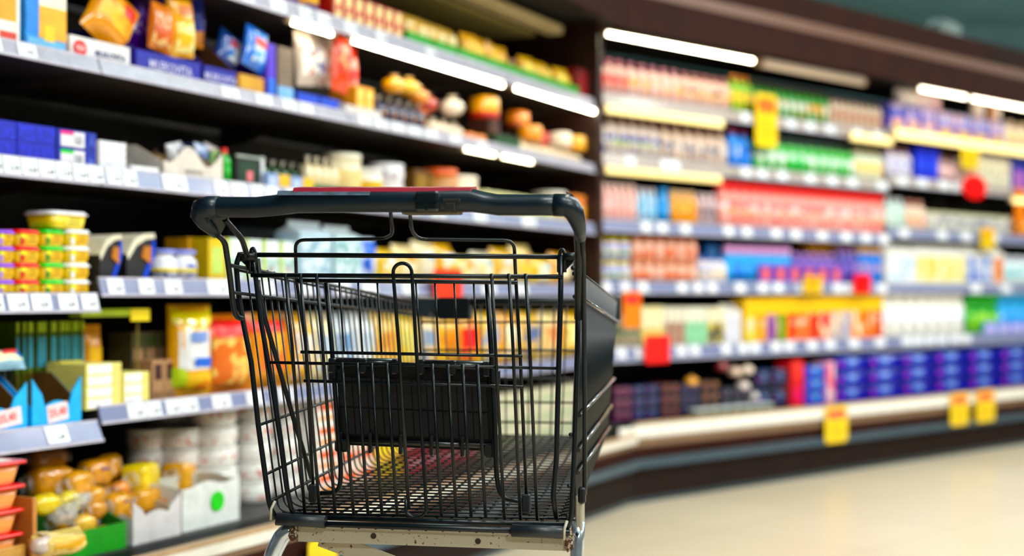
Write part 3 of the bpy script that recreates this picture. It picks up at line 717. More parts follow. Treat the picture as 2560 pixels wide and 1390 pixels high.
pile(1292, .14, zz_, .08, .115, box('#2a1810', [(.1, .9, .2, .8, '#45301c')]), 'small dark box carrying the smaller amber wheel', 'cardboard box')
pile(1292, .14, zz_+.117, .10, .07, wheel('#e89018', '#8a3a18'), 'smaller amber cheese wheel raised on a dark box', 'cheese wheel')
lrow('A', 1240, 1302, 3, 60, box('#10381c', [(.1, .9, .3, .7, '#2a5a30')]), 'dark green flat cheese box', 'cheese box', dep=.05, d=.01, h=.05)
lrow('A', 1312, 1464, 7, 60, knot('#f0d8b8', 'wrapped_cheese'), 'cream wrapped cheese ball beside the corner post', 'cheese ball', dep=.09, h=.06)
for i, (px, d, col, l) in enumerate(((1325, .03, '#f0a018', 'golden cheese round farthest from the post on the cream balls'), (1352, .1, '#c81818', 'crimson cheese round on the cream balls'), (1385, .08, '#e03838', 'light red cheese round in the row near the post'), (1412, .06, '#f4a818', 'yellow cheese round second from the corner post'), (1436, .02, '#f6b420', 'yellow cheese round touching the corner post'), (1400, .02, '#f4e2d0', 'white cheese round below the red one'))):
    pile(px, d+.04, zz_+.061, .10, .062, wheel(col), l, 'round cheese')
# ---- shelf B
lrow('B', -64, 140, 2, 90, box('#0e28a8', [(.03, .97, .1, .9, P('#0e28a8', '#1838c8', 80, .55))], side='#c8a078'), 'plain dark blue carton', 'carton', stack=2, dep=.14, gap=.985, d=.012, group='plain dark blue cartons')
for k_, (c_, w_) in enumerate((('#30c828', 'green-flashed'), ('#f01888', 'pink-flashed'))):
    lrow('B', 143, 242, 1, 60, box('#14309c', [(.08, .68, .08, .92, '#e6e2ea'), (.08, .4, .72, .92, c_), (.42, .62, .25, .7, P('#404048', '#e8e8ec', 300, .5, stretch=(6, 1, .2))), (.74, .94, .2, .85, P('#14309c', '#7088d8', 120, .6))], side='#c8a078'), f'dark blue carton with {w_} white label and barcode', 'carton', dep=.14, h=.0415, d=.012, gap=.99)
    o = [o for o in COL.objects if w_ in o.get('label', '')][0]; o.location.z = LR('B')+.001+k_*.0425
lrow('B', 246, 318, 1, 68, box('#dcdce2', [(.05, .95, .2, .8, '#f0f0f4')]), 'flat white box stacked beside the blue cartons', 'carton', stack=4, dep=.1, d=.012)
lrow('B', 325, 400, 1, 24, box('#e2dee0', [(.1, .9, .2, .8, '#f6f4f4')]), 'flat white box lying under the wavy tray edge', 'carton', dep=.06, d=.004, h=.02)
lrow('B', 405, 560, 1, 60, trayb('#dcd2ca', '#b49a78', .45, 'wavy', side=1., words=('MLEKPOL', .2, '#a09a98', .0, .25)), 'cream display tray with wavy front edge and grey words', 'display tray', dep=.2, h=.085, d=.012)
lrow('B', 250, 395, 1, 60, trayb('#5a3a18', '#4a2c10', .5, 'wavy', side=1.), 'brown cardboard tray behind the flat white boxes', 'display tray', dep=.2, h=.10, d=.17)
for i, (px, c1, c2) in enumerate(((440, '#d8d4d8', '#303858'), (470, '#1a2848', '#c8d0e8'), (500, '#b8c4e0', '#405898'), (520, '#e6dcd8', '#b03040'))):
    one(LW, px, 415, .07+.02*i, .06, .03, .06, pouch(c1, P(c1, c2, 50, .5), rough=.08), ['pale silver pouch in the wavy tray, farthest from the post', 'navy pouch in the wavy tray', 'silver-blue pouch in the wavy tray', 'white pouch with red print in the wavy tray'][i], 'cheese bag', ry=.15*(i-1.5))
lrow('B', 528, 562, 1, 85, box('#88b070', [(.1, .9, .1, .9, P('#88b070', '#c8dca0', 60, .5))]), 'pale green carton behind the wavy tray', 'carton', dep=.1, d=.1)
lrow('B', 564, 584, 1, 88, bottle('#18a038', '#e82818', '#28b048', neck=.5, name='squeeze_bottle'), 'slim green squeeze bottle with red cap', 'bottle', dep=.04, d=.03)
lrow('B', 588, 662, 1, 76, box('#10140f', [(.1, .75, .12, .8, '#1c3a28'), (.38, .58, .2, .5, '#e88890'), (.88, 1., .0, 1., '#d8d8dc'), (0, 1, .9, .97, '#a8b0a8')]), 'black carton with a pink dot and white edge', 'carton', dep=.12)
lrow('B', 190, 340, 5, 100, bottle('#101838', '#80181c', '#18204a'), 'dark navy bottle with red cap deep on the shelf', 'bottle', dep=.05, d=.34, h=.12)
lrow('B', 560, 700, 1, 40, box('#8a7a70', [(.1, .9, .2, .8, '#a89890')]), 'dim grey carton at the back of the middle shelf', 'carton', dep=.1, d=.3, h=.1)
lrow('B', 666, 785, 2, 34, box('#8ea4d0', [(.5, 1., .0, 1., '#e0b858'), (.08, .4, .2, .8, '#c0cce8')]), 'low pale blue and yellow carton', 'carton', dep=.08, d=.012)
lrow('B', 672, 790, 5, 80, knot('#1c4a24', 'wrapped_cheese', '#e09828'), 'dark green wrapped cheese with orange label', 'wrapped cheese', dep=.08, d=.1)
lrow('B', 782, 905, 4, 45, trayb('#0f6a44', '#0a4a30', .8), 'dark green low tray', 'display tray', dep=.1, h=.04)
lrow('B', 782, 865, 4, 95, knot('#f0dcb8', 'wrapped_cheese', '#e8c890'), 'cream goat cheese pack in the green tray', 'wrapped cheese', dep=.07, d=.05)
lrow('B', 868, 925, 1, 112, cup('#f0e2c4', '#f6ecd8', '#e8d09a', 'cheese_jar', .95, .12), 'tall cream jar with rounded lid', 'jar', d=.04)
lrow('B', 928, 974, 1, 80, cup('#f0ece4', '#e8e4e0', '#e0b838', 'cheese_jar', .95, .12), 'white jar with yellow band', 'jar', stack=1)
lrow('B', 978, 1030, 1, 98, cup('#ece8ec', '#f4f0f4', P('#ece8ec', '#b8a8b0', 60, .56), 'cheese_jar', .95, .1), 'white lidded jar', 'jar', stack=2)
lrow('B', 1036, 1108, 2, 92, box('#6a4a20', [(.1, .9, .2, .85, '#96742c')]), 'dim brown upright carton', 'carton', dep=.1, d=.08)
lrow('B', 1112, 1165, 1, 100, cup('#b8804c', '#e06a18', '#c09068', 'cheese_jar', .95, .16), 'brown jar with orange lid', 'jar')
lrow('B', 1167, 1212, 1, 88, cup('#f0dcc8', '#f4e8dc', '#e8c8a8', 'cheese_jar', .95, .12), 'cream jar beside the orange-lidded jar', 'jar')
lrow('B', 1216, 1392, 8, 58, cup('#d8d494', '#e8e4b8', P('#c8c070', '#f0ecd0', 50, .5), 'cheese_jar', .92, .14), 'pale yellow-green jar', 'jar', rows=2, h=.088)
lrow('B', 1394, 1434, 1, 75, cup('#e8dcc8', '#f0e8dc', '#e0c890', 'cheese_jar', .95, .12), 'taller cream jar near the corner post', 'jar')
lrow('B', 1438, 1470, 2, 70, cup('#d87818', '#e89030', '#f0a848', 'cheese_jar', .92, .14), 'orange jar beside the corner post', 'jar')
# ---- shelf C (second section on)
def wedge(w, d, h):
    r = empty('cheese_display_box')
    b = MB(); poly = [(-w/2, 0), (w*.1, 0), (w*.5, h*.55), (w*.42, h), (w*.1, h*.97), (-w/2, h*.55)]
    b.prism(poly, -d/2, d/2); b.build('box_body', M('#1c1a20', .5), r)
    f = MB(); top = [(-w/2, h*.55), (-w*.25, h*.86), (w*.1, h*.98), (w*.42, h), (w*.46, h*.9), (w*.12, h*.86), (-w*.2, h*.72), (-w*.46, h*.44)]
    f.prism(top, -d/2-.002, d/2+.0006); f.build('cream_flap', M('#e8e0cc', .4), r)
    q = MB(); q.prism([(w*.02, h*.1), (w*.12, h*.02), (w*.44, h*.5), (w*.44, h*.86), (w*.36, h*.84), (w*.32, h*.55)], -d/2-.003, d/2+.0012); q.build('blue_edge', M('#1c50c8', .35), r)
    q = MB(); q.prism([(-.02*w, h*.5), (w*.3, h*.35), (w*.3, h*.72), (w*.05, h*.72)], -d/2-.0045, -d/2+.001); q.build('printed_panel', M('#b87838', .5), r)
    return r
lrow('C', 247, 308, 1, 112, wedge, 'dark triangular cheese display box with cream flap, farther from the post', 'display box', dep=.12)
lrow('C', 314, 392, 1, 116, wedge, 'dark triangular cheese display box with cream flap, nearer the post', 'display box', dep=.12)
lrow('C', 398, 498, 2, 75, bottle('#ecebf4', '#8890d8', P('#e8e6f4', '#3a48a8', 55, .56), '#e0cc60', neck=.8, name='dessert_jar', sq=False, capz=.9), 'white rounded jar with blue print', 'jar', dep=.05, gap=.97)
lrow('C', 470, 556, 2, 105, box('#eab21a', [(.3, .7, .72, .9, '#f0e0c0'), (.2, .8, .2, .5, P('#f0e8d8', '#384048', 60, .5)), (0, 1, 0, .14, '#e07a20'), (.1, .9, .55, .7, '#f0c440')]), 'tall yellow carton behind the white rounded jars', 'carton', dep=.08, d=.11)
lrow('C', 566, 740, 4, 102, box('#dfe9e8', [(.08, .92, .55, .95, '#e8f0f0'), (.0, .16, .0, 1., '#c8dc70'), (.3, .7, .1, .4, P('#e8e0d8', '#506068', 60, .5)), (.2, .9, .45, .55, '#a8c8c0')]), 'pale green and white carton', 'carton', dep=.09, d=.05)
lrow('C', 520, 566, 1, 105, box('#e0c030', [(.2, .8, .2, .8, '#c8e088')]), 'yellow and lime carton between yellow and pale cartons', 'carton', dep=.09, d=.05)
lrow('C', 600, 760, 8, 60, box('#9fb0be', [(.1, .9, .1, .95, '#b8c8d4')]), 'grey-blue carton in the tall back row', 'carton', dep=.06, d=.28, h=.17)
lrow('C', 748, 832, 1, 150, carton('#bcd0e0', P('#d8e4ec', '#9ab4c8', 40, .52), gable=True, top='#d8e4ee'), 'large pale blue gable carton, farther of the pair', 'carton', dep=.09)
lrow('C', 836, 904, 1, 140, carton('#c4dce4', P('#dce8ec', '#88b0b8', 40, .5), gable=True, top='#dce8ee'), 'large pale blue gable carton, nearer the post', 'carton', dep=.09)
lrow('C', 906, 958, 1, 112, pouch('#c8d4ec', P('#d8dcf0', '#2860c0', 30, .5), '#1c68d0', rng2=(.2, .9, .6, .95)), 'white bag with bright blue top', 'cheese bag', dep=.07)
pc = ['#f0c860', '#f4dca8', '#f6e2b8', '#eeb838', '#f2d48c', '#f6ead0', '#f0c044', '#f4d898', '#f4cc60', '#f0b020']
nm_ = ['honey yellow', 'cream', 'pale cream', 'deep yellow', 'buttery', 'ivory', 'gold', 'light butter', 'warm yellow', 'amber yellow']
for i in range(10):
    a_ = 960+i*48.5
    lrow('C', a_, a_+47, 1, 70+((i*37) % 4)*10+ (16 if i < 3 else 0), pouch(pc[i], P(pc[(i+3) % 10], '#f8f0dc', 30, .5), ['#e8e4e8', '#e0a040', '#b8d0d8'][i % 3], t=.55), f'{nm_[i]} cheese bag on the fourth-highest shelf, {ORD[i+1]} after the blue-topped bag', 'cheese bag', dep=.1, gap=.97)
# ---- shelf D'
for a_, b_, l in ((-115, 72, 'cut by the picture edge'), (76, 206, 'shown whole')):
    lrow('D1', a_, b_, 1, 118, trayb('#12b4f4', '#6a4a1c', .42, 'dip', side=1.05, sticker=(.0 if a_ > 0 else .2, .3, .42, .36, '#f4dce0', '25,40', '#e87878'), wbase=1), f'bright blue scooped display tray with pink price card, {l}', 'display tray', dep=.2, d=.012)
one(LW, 20, 925, .06, .11, .06, .05, pouch('#a8d0e8', P('#f0f0c8', '#2878b8', 25, .5), '#d84848', rough=.06), 'glossy clear pack with red print in the cut-off blue tray', 'cheese pack', rx=-.6)
lrow('D1', 40, 208, 15, 60, box('#6a8428', [(.0, 1, .0, .5, '#5a4a1c'), (.0, 1, .55, .85, '#58a8c0'), (0, 1, .9, 1, '#c8e040')]), 'flat card-backed cheese pack standing on edge', 'cheese pack', dep=.08, d=.15, h=.235, gap=.5, jit=.3)
lrow('D1', -110, 36, 9, 60, box('#2a3018', [(0, 1, 0, .9, '#1c2410')]), 'dark card-backed pack standing on edge', 'cheese pack', dep=.08, d=.16, h=.15, gap=.55)
lrow('D1', 222, 270, 1, 60, pouch('#f0a814', '#f6c030'), 'orange-yellow pouch in front of the card-backed packs', 'cheese bag', dep=.05, d=.135, h=.225)
# ---- shelf D: stacked boxes and bags
bx = box('#e8dc90', [(.06, .74, .1, .9, '#efeeee'), (.76, 1., 0, 1., '#e6d890'), (.0, .06, 0, 1, '#d8cc70')], side='#efe9b8')
row(LW, ZD-s8+.001, 212, 303, 1, 120, bx, 'pale yellow cheese box with white end label, tall stack', 'cheese box', stack=4, dep=.12, d=.004, gap=.98, anchor='corner-post end', h=.0265)
row(LW, ZD-s8+.001, 306, 372, 1, 95, bx, 'pale yellow cheese box with white end label, short stack', 'cheese box', stack=3, dep=.12, d=.012, gap=.98, anchor='corner-post end', h=.0265)
lrow('D', 150, 210, 1, 60, box('#c8bc50', [(.1, .6, .2, .9, P('#a0a860', '#506078', 60, .5))]), 'yellow carton whose top flap stands over the boxes', 'cheese box', dep=.045, d=.10, h=.11)
o = LW.put(MB().box(-.12, .12, -.02, .02, 0, .018, 0, .003).build('shelf_edge_strip', M('#a8b828', .4, coat=.3)), LW.x(275, .06), .06, .826); tag(o, 'lime and yellow plastic strip above the card-backed packs', 'display strip')
MB().box(.05, .118, -.0225, -.019, -.012, .017).build('front_print', M('#f4d820'), o)
MB().box(.1, .103, .0, .005, -.2, 0).build('support_wire', M('#807040'), o)
lrow('D', 330, 455, 4, 110, box('#5a5238', [(.1, .9, .1, .5, '#a08468'), (.1, .9, .6, .9, '#3a4a28')]), 'dull olive and brown carton', 'carton', stack=2, dep=.08, d=.14, h=.085)
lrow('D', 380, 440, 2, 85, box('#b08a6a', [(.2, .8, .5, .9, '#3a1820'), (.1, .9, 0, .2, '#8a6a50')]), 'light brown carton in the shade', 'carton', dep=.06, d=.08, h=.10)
# big yellow bag
big = lrow('D', 462, 548, 1, 225, pouch('#f4b414', '#e9e8ea', rng=(.12, .98, .3, .72), t=.55), 'tall yellow cheese bag with white label, blue band and round badge', 'cheese bag', dep=.09, d=.03, rz=-.3)
w_ = abs(LW.x(548, .02)-LW.x(462, .02))*.94; h_ = 225/LW.scale(505, .02)+.006
def onbag(root, x0, x1, z0, z1, mat, nm, w, h, off=.0026, t=.09*.55*1.6):
    random.seed(3)
    T = min(.09, w)*.55*1.6
    # same bag surface, one layer further out
    MB().pillow(w, h, T, 6, 5, x0=x0, x1=x1, z0=z0, z1=z1, off=off, seed=0, back=False).build(nm, mat, root)
onbag(big, .42, .97, .33, .43, M('#1c6cd0'), 'blue_band', w_, h_, .0045)
onbag(big, .35, .75, .60, .71, M('#7a90c8'), 'round_badge', w_, h_, .0045)
onbag(big, .3, .95, .08, .27, P('#f08a10', '#f8c838', 25, .5), 'picture_print', w_, h_, .0045)
onbag(big, .02, .35, .12, .32, M('#c0d820'), 'lime_print', w_, h_, .0035)
onbag(big, .03, .97, .8, .97, M('#ffe020', .15, coat=1), 'top_seal', w_, h_, .004)
lrow('D', 552, 648, 1, 192, pouch('#e88a28', P('#e07818', '#f4cc80', 22, .52), '#ee2414', rng=(.08, .92, .12, .68), rng2=(.02, .98, .72, .93), t=.5), 'orange snack bag with red top band', 'cheese bag', dep=.1, d=.03, rz=-.2)
lrow('D', 650, 742, 1, 185, pouch('#f0a020', P('#f0b040', '#e87818', 22, .5), '#e82818', rng2=(.02, .98, .74, .9)), 'orange bag with red top band, nearer the post', 'cheese bag', dep=.1, d=.03)
lrow('D', 540, 700, 1, 60, box('#d89018', [(.1, .9, .2, .8, '#f0b020')]), 'long yellow carton lying behind the orange bags', 'carton', dep=.1, d=.2, h=.2)
dc = [('#f0b424', '#e8e4e0'), ('#f4e2b0', '#b8c8d8'), ('#d8e0e8', '#7898c0'), ('#e8e8ea', '#c8d4e0'), ('#f4d080', '#e8a040'), ('#f6d000', '#f8e890'), ('#e8c890', '#90a0b8'), ('#f4c420', '#f4a018'), ('#f4b838', '#e03828'), ('#f0c860', '#98a8c8'), ('#f2b020', '#f8ecd0'), ('#f6c818', '#607098'), ('#f0d8a0', '#e89060'), ('#f4c010', '#f8e8b0')]
dn = ['golden', 'cream and blue', 'pale blue', 'off-white', 'peach yellow', 'lemon', 'sandy', 'sunny', 'yellow-red', 'straw', 'mustard', 'yellow-navy', 'cream-orange', 'bright gold']
for i in range(14):
    a_ = 746+i*52
    lrow('D', a_, a_+50, 1, 178-i*5, pouch(dc[i][0], P(dc[i][0], dc[i][1], 28, .5), dc[i][1], t=.6, rng=(.08, .92, .1, .85), rng2=(.15, .85, .45, .7)), f'{dn[i]} cheese bag behind the cart, {ORD[14-i]} from the corner post', 'cheese bag', dep=.1, gap=.97)
# ---- shelf T
lrow('T', 675, 815, 3, 70, pouch('#eeb400', '#4a2a80', '#f4d020', rng=(.05, .95, .1, .3)), 'yellow bag with purple foot on the topmost shelf', 'cheese bag', dep=.08, h=.13)
lrow('T', 560, 670, 2, 70, pouch('#2a50b8', '#f0c020'), 'blue bag on the topmost shelf', 'cheese bag', dep=.08, h=.12)
lrow('T', 832, 1008, 7, 75, box('#b01c20', [(.2, .8, .15, .95, '#eed8a0'), (.3, .7, .4, .6, '#c02830')]), 'dark red and cream carton on the topmost shelf', 'carton', dep=.08, h=.10)
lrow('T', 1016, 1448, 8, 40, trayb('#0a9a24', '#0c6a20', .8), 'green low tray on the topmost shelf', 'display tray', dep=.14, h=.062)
lrow('T', 1018, 1150, 5, 90, pouch('#d8b060', P('#f0e0b0', '#e0a818', 30, .5), t=.7), 'cream and yellow bag in the green trays', 'cheese bag', dep=.07, d=.05, h=.12, jit=.5)
lrow('T', 1165, 1285, 4, 70, pouch('#e8b010', P('#e0a818', '#f4d850', 30, .5)), 'yellow bag in the green trays', 'cheese bag', dep=.07, d=.05, h=.125, jit=.6)
lrow('T', 1290, 1318, 1, 70, knot('#d86818'), 'orange lump between yellow bags on the topmost shelf', 'wrapped cheese', d=.05, h=.09)
lrow('T', 1322, 1446, 5, 70, pouch('#e8b818', P('#e0b020', '#f0dc70', 30, .5)), 'golden bag near the post in the green trays', 'cheese bag', dep=.07, d=.05, h=.118, jit=.6)
lrow('T', 1444, 1470, 1, 90, box('#701018', [(.1, .9, .2, .8, '#8a1820')]), 'dark red box touching the corner post on the topmost shelf', 'carton', dep=.1, h=.13)
# ---- deck
zd = DECKL+.001
cw = cup('#e8e6e2', '#f2f0ec', P('#eceae6', '#c86058', 55, .6, '#e0b830'), 'cottage_cheese_cup', .9, .08)
for i, (a_, b_, st, d_) in enumerate(((362, 436, 4, .16), (450, 530, 4, .10), (540, 628, 5, .04), (636, 706, 5, .04), (712, 776, 5, .04))):
    row(LW, zd, a_, b_, 1, 100, cw, f'white cottage cheese cup, {ORD[5-i]} column before the post', 'cottage cheese cup', d=d_, stack=st, gap=.86, h=.0565, group='white cottage cheese cups stacked on the deck', rows=2 if i > 1 else 1)
row(LW, zd, 790, 850, 1, 100, box('#f0ece6', [(.1, .9, .4, .7, '#f07018'), (.1, .9, .0, .2, '#f0a060')]), 'white and orange carton on the deck behind the cart', 'carton', stack=4, d=.02, dep=.1, h=.07)
row(LW, zd, 855, 935, 2, 100, box('#f4d8c8', [(.1, .9, .3, .7, '#f06828')]), 'pale pink and orange carton on the deck', 'carton', stack=3, d=.02, dep=.1, h=.06)
row(LW, zd, 940, 1010, 2, 100, box('#f0bc18', [(.1, .9, .3, .7, '#f4d850')]), 'yellow carton on the deck behind the cart', 'carton', stack=3, d=.02, dep=.1, h=.06)
row(LW, zd, 1015, 1190, 4, 100, box('#d84050', [(.1, .9, .3, .7, '#f0b0b8')]), 'red and pink carton on the deck', 'carton', stack=2, d=.02, dep=.1, h=.06)
row(LW, zd, 1200, 1470, 6, 100, box('#d8d0b8', [(.1, .9, .3, .7, '#b8c0a0')]), 'pale beige carton on the deck near the post', 'carton', stack=3, d=.02, dep=.1, h=.07)
# cardboard boxes on the deck
gx0, gx1 = LW.x(86, -.08), LW.x(324, -.08)
o = trayb('#12942a', '#0d7020', .62, name='display_tray', side=1.0)(gx1-gx0, .22, .095); LW.put(o, (gx0+gx1)/2-.01, .033, zd); tag(o, 'bright green cardboard tray filled with smoked cheese', 'display tray')
wx0, wx1 = LW.x(334, -.08), LW.x(452, -.08)
o = trayb('#dcd6d8', '#c8bca8', .6, 'dip', name='display_tray', side=.8)(wx1-wx0, .15, .10); LW.put(o, (wx0+wx1)/2, -.003, zd); tag(o, 'white scooped cardboard tray beside the green tray', 'display tray')
wx0, wx1 = LW.x(458, -.07), LW.x(600, -.07)
o = trayb('#dfe0de', '#c8c4b8', .9, 'wavy', name='display_tray', side=1.0)(wx1-wx0, .14, .115); LW.put(o, (wx0+wx1)/2, .003, zd); tag(o, 'white and green display tray next to the cottage cheese cups', 'display tray')
q = MB().rrect([(1, 0), (1, .001)], .055, .05, 6, 0, .5).build('green_print', M('#38c838'), o); q.rotation_euler = (PI/2, 0, .0); q.location = (.02, -.0735, .06)
# heap of smoked cheeses
OR1, OR2, YL1, YL2 = '#cc9040', '#d59c40', '#efcf50', '#e6a810'
def ch(px, py, wpx, hpx, d, col, label, rz=0., mk=None, marks=None, band=None, ry=0., e=.6):
    sc_ = LW.scale(px, d); w = wpx/sc_*1.18; h = hpx/sc_
    o = (mk or loaf(col, marks=marks, band=band, e=e))(w, h*.95, h)
    LW.put(o, LW.x(px, d), d, LW.z(px, py, d)-h/2); o.rotation_euler = (0, ry, LW.rz+rz); tag(o, label, 'smoked cheese', 'smoked cheeses heaped on the deck')
ch(115, 1148, 105, 58, .20, '#b87828', 'brownish smoked cheese roll at the very back of the heap', -.3)
ch(125, 1206, 120, 84, .06, OR1, 'orange smoked cheese with a pale band', -.3, band='#e8c890')
ch(190, 1212, 100, 72, .02, OR2, 'orange smoked cheese with torn wrapper next to the banded one', .2)
ch(238, 1182, 100, 66, .08, OR1, 'orange smoked cheese with blue ink marks, top of the heap', .1, marks='#1c3aa0')
ch(272, 1168, 80, 62, .13, OR2, 'small orange smoked cheese behind the blue-marked one', .4)
ch(352, 1192, 108, 68, .07, YL1, 'pale yellow rectangular cheese loaf on top', .3, e=.35)
ch(445, 1196, 92, 76, .10, YL2, 'deep yellow rectangular cheese loaf on top, nearest the post', .35, e=.35, ry=.15)
ch(365, 1250, 120, 56, .02, OR2, 'long orange cheese loaf under the yellow ones', .1, e=.45)
ch(425, 1262, 82, 64, .0, OR1, 'short orange cheese loaf over the white tray', .1, e=.4)
ch(237, 1238, 66, 46, -.01, OR2, 'small round orange cheese in the middle', .2, e=.8)
ch(112, 1262, 92, 56, -.02, '#efcb50', 'pale plaited cheese at the heap edge', 0., e=.8)
ch(172, 1256, 74, 58, -.02, '#f0d468', 'pale yellow plaited cheese beside the first', 0., e=.8)
ch(236, 1274, 70, 52, -.03, OR1, 'small orange cheese above the green tray', .2, e=.8)
ch(290, 1264, 78, 66, -.01, OR2, 'orange cheese with blue ink marks near the green tray edge', .2, marks='#1c3aa0')
ch(300, 1225, 60, 44, .06, '#d88c20', 'small amber cheese between the heap and the loaves', .2, e=.8)
ch(208, 1310, 80, 52, -.03, '#e8b860', 'pale cheese with crumpled wrapper inside the green tray', 0., e=.8)
ch(252, 1338, 60, 46, -.035, OR1, 'small orange cheese low in the green tray', .2, e=.8)
ch(288, 1318, 58, 50, -.02, YL2, 'yellow cheese low in the green tray', .3, e=.8)
ch(150, 1300, 80, 60, -.0, OR2, 'orange cheese low at the far end of the green tray', .2, e=.8)
ch(415, 1300, 76, 40, -.01, OR2, 'orange cheese inside the white scooped tray', .1, e=.5)
ch(330, 1290, 90, 60, .03, OR1, 'orange cheese buried between the two trays', .1, e=.6)
ch(190, 1260, 120, 70, .12, OR1, 'orange cheese buried in the middle of the heap', .1, e=.6)
ch(280, 1240, 120, 80, .14, OR2, 'amber cheese buried under the blue-marked one', .1, e=.6)
ch(390, 1240, 130, 60, .14, OR2, 'amber loaf buried behind the yellow loaves', .1, e=.6)
ch(105, 1240, 100, 70, .15, OR1, 'dark orange cheese buried at the heap back', .1, e=.6)
# crumpled clear wrappers
for i, (px, py, w) in ((0, (165, 1285, .06)), (2, (205, 1250, .045))):
    b = MB().blob((0, 0, 0), (w/2, w*.3, w*.32), 20, 12, 0, .9, .9, 14, seed=i*3); o = b.build('film_wrapper', foil_film()); LW.put(o, LW.x(px, -.06), -.06, LW.z(px, py, -.06))
    tag(o, ['crumpled clear film on the heap above the green tray', 'crumpled clear film inside the green tray', 'small crumpled clear film between orange cheeses'][i], 'plastic film')
# bottom bag in front of the green tray
one(LW, 140, 1392, -.155, .14, .07, .055, pouch('#ecd08a', P('#f0d898', '#d8a848', 25, .5), rough=.1, t=.9), 'clear bag of pale pasta-like cheese below the green tray', 'cheese bag')
one(LW, 108, 1386, -.165, .06, .04, .045, knot('#d8c8c0'), 'small silvery wrapped piece beside the pale bag', 'wrapped cheese')
# red-rimmed orange trays at the picture edge
def rimtray(w, d, h):
    o = MB().rrect([(.82, 0), (.84, h*.08), (.94, h*.86)], w, d, 5, 0, .15).build('meal_tray', M('#f0a46a', .35, coat=.5))
    MB().rrect([(1.04, h*.86), (1.05, h*.97), (.98, h)], w, d, 5, 0, .12).build('lid_rim', M('#f03c18', .3, coat=.5), o)
    MB().rrect([(.8, h), (.8, h+.001)], w, d, 5, 0, .12).build('top_label', M('#f0e4da'), o); return o
zb_ = LW.z(0, 1215, -.12); sc_ = LW.scale(0, -.12); th_ = .048
for k_ in range(5):
    o = rimtray(.2, .16, th_); LW.put(o, LW.x(70-k_*0-[10, 8, 6, 3, 0][4-k_], -.12)-.1, -.04, zb_-(k_)*th_*1.03-.002); tag(o, f'orange meal tray with red rim, {["topmost", "second from the top", "third from the top", "fourth from the top", "lowest"][k_]} of the stack', 'meal tray', 'red-rimmed meal trays')
o = box('#b07a48', [(.05, .95, .05, .95, '#c08a58')], side='#a06c3c')(.012, .17, .13); LW.put(o, LW.x(82, -.12), -.04, zb_-.165); tag(o, 'brown cardboard side of the box around the red-rimmed trays', 'cardboard box')
o = box('#c89a5c', [(.02, .98, .1, .9, '#d0a468')])(.22, .012, .07); LW.put(o, LW.x(66, -.14)-.11, -.132, zd-.0); tag(o, 'brown cardboard front strip at the bottom picture corner', 'cardboard box')

# ================================================================== goods in the dairy case
def rrow(l, *a, bay=0, **k):
    k.setdefault('d', .02); k.setdefault('dep', .07); k.setdefault('gap', .88)
    return row(RW, zr(l, bay)-s8+.001, *a, anchor='corner-post end', **k)
CB = ['#efd9cf', '#e6a9ae']
def milk(body, cap, lab, l2=None, **k): return bottle(body, cap, lab, l2, **k)
# level 0
rrow(0, 1497, 1572, 3, 92, milk('#dcb2a8', '#b0687c', '#dc4030'), 'white bottle, pink cap, red label', 'milk bottle')
rrow(0, 1573, 1710, 5, 88, milk('#dcbab2', '#a86a80', P('#dcc0b8', '#f0a000', 14, .5)), 'white bottle, pink cap, yellow foot', 'milk bottle')
rrow(0, 1711, 1832, 5, 84, milk('#dcb8ac', '#a06870', P('#d8b098', '#3a2418', 18, .5), P('#e8a010', '#e8c8a0', 30, .5)), 'white bottle, pink cap, brown print', 'milk bottle')
rrow(0, 1836, 1888, 3, 96, milk('#8cb814', '#c07818', '#f4c440'), 'yellow-green bottle, orange cap', 'milk bottle', bay=1)
rrow(0, 1890, 2078, 10, 88, milk('#0f8a18', '#3a2a24', P('#e8e4d8', '#f0a020', 14, .55), None, neck=.6, capz=.84), 'white bottle, dark cap, green shoulder band', 'milk bottle', bay=1)
rrow(0, 2082, 2212, 8, 76, milk('#cdb9a6', '#4a3430', '#a86a50', neck=.6), 'beige bottle, dark cap, brown label', 'milk bottle', bay=1)
pb = box('#6a60c0', [(0, 1, .5, 1, P('#5868c8', '#e8d0e8', 25, .5)), (.1, .9, .05, .45, P('#e8c8d0', '#f0a828', 25, .5))])
rrow(0, 2225, 2340, 3, 64, pb, 'purple and blue dessert box', 'dessert box', bay=2, dep=.075)
rrow(0, 2342, 2512, 4, 58, box('#8878cc', [(0, 1, .5, 1, P('#88a0e0', '#f0d0e0', 25, .5)), (.1, .9, .0, .35, '#f0c070')]), 'lilac dessert box', 'dessert box', bay=2, dep=.075)
for px, py, w, c_, l in ((2250, 278, 45, '#f4ecf0', 'first'), (2277, 280, 40, '#f8ece0', 'second'), (2306, 282, 40, '#f4dce0', 'third'), (2334, 286, 36, '#f0c8d0', 'fourth'), (2442, 300, 44, '#f4e0d0', 'fifth'), (2485, 306, 40, '#e8a878', 'sixth')):
    one(RW, px, py+4, .13, w/RW.scale(px, .13)*1.2, .045, .135, pouch(c_, P(c_, '#f8f4f0', 20, .5), t=.9, rng=(.2, .8, .2, .8)), f'pale egg-shaped pouch upright on the dessert boxes, {l} from the corner post', 'dessert pouch', group='pale pouches on the dessert boxes')
rrow(0, 2516, 2580, 2, 62, milk('#f0e4d0', '#e0c8b0', '#f0d0a0'), 'cream bottle at the far frame edge', 'milk bottle', bay=2)
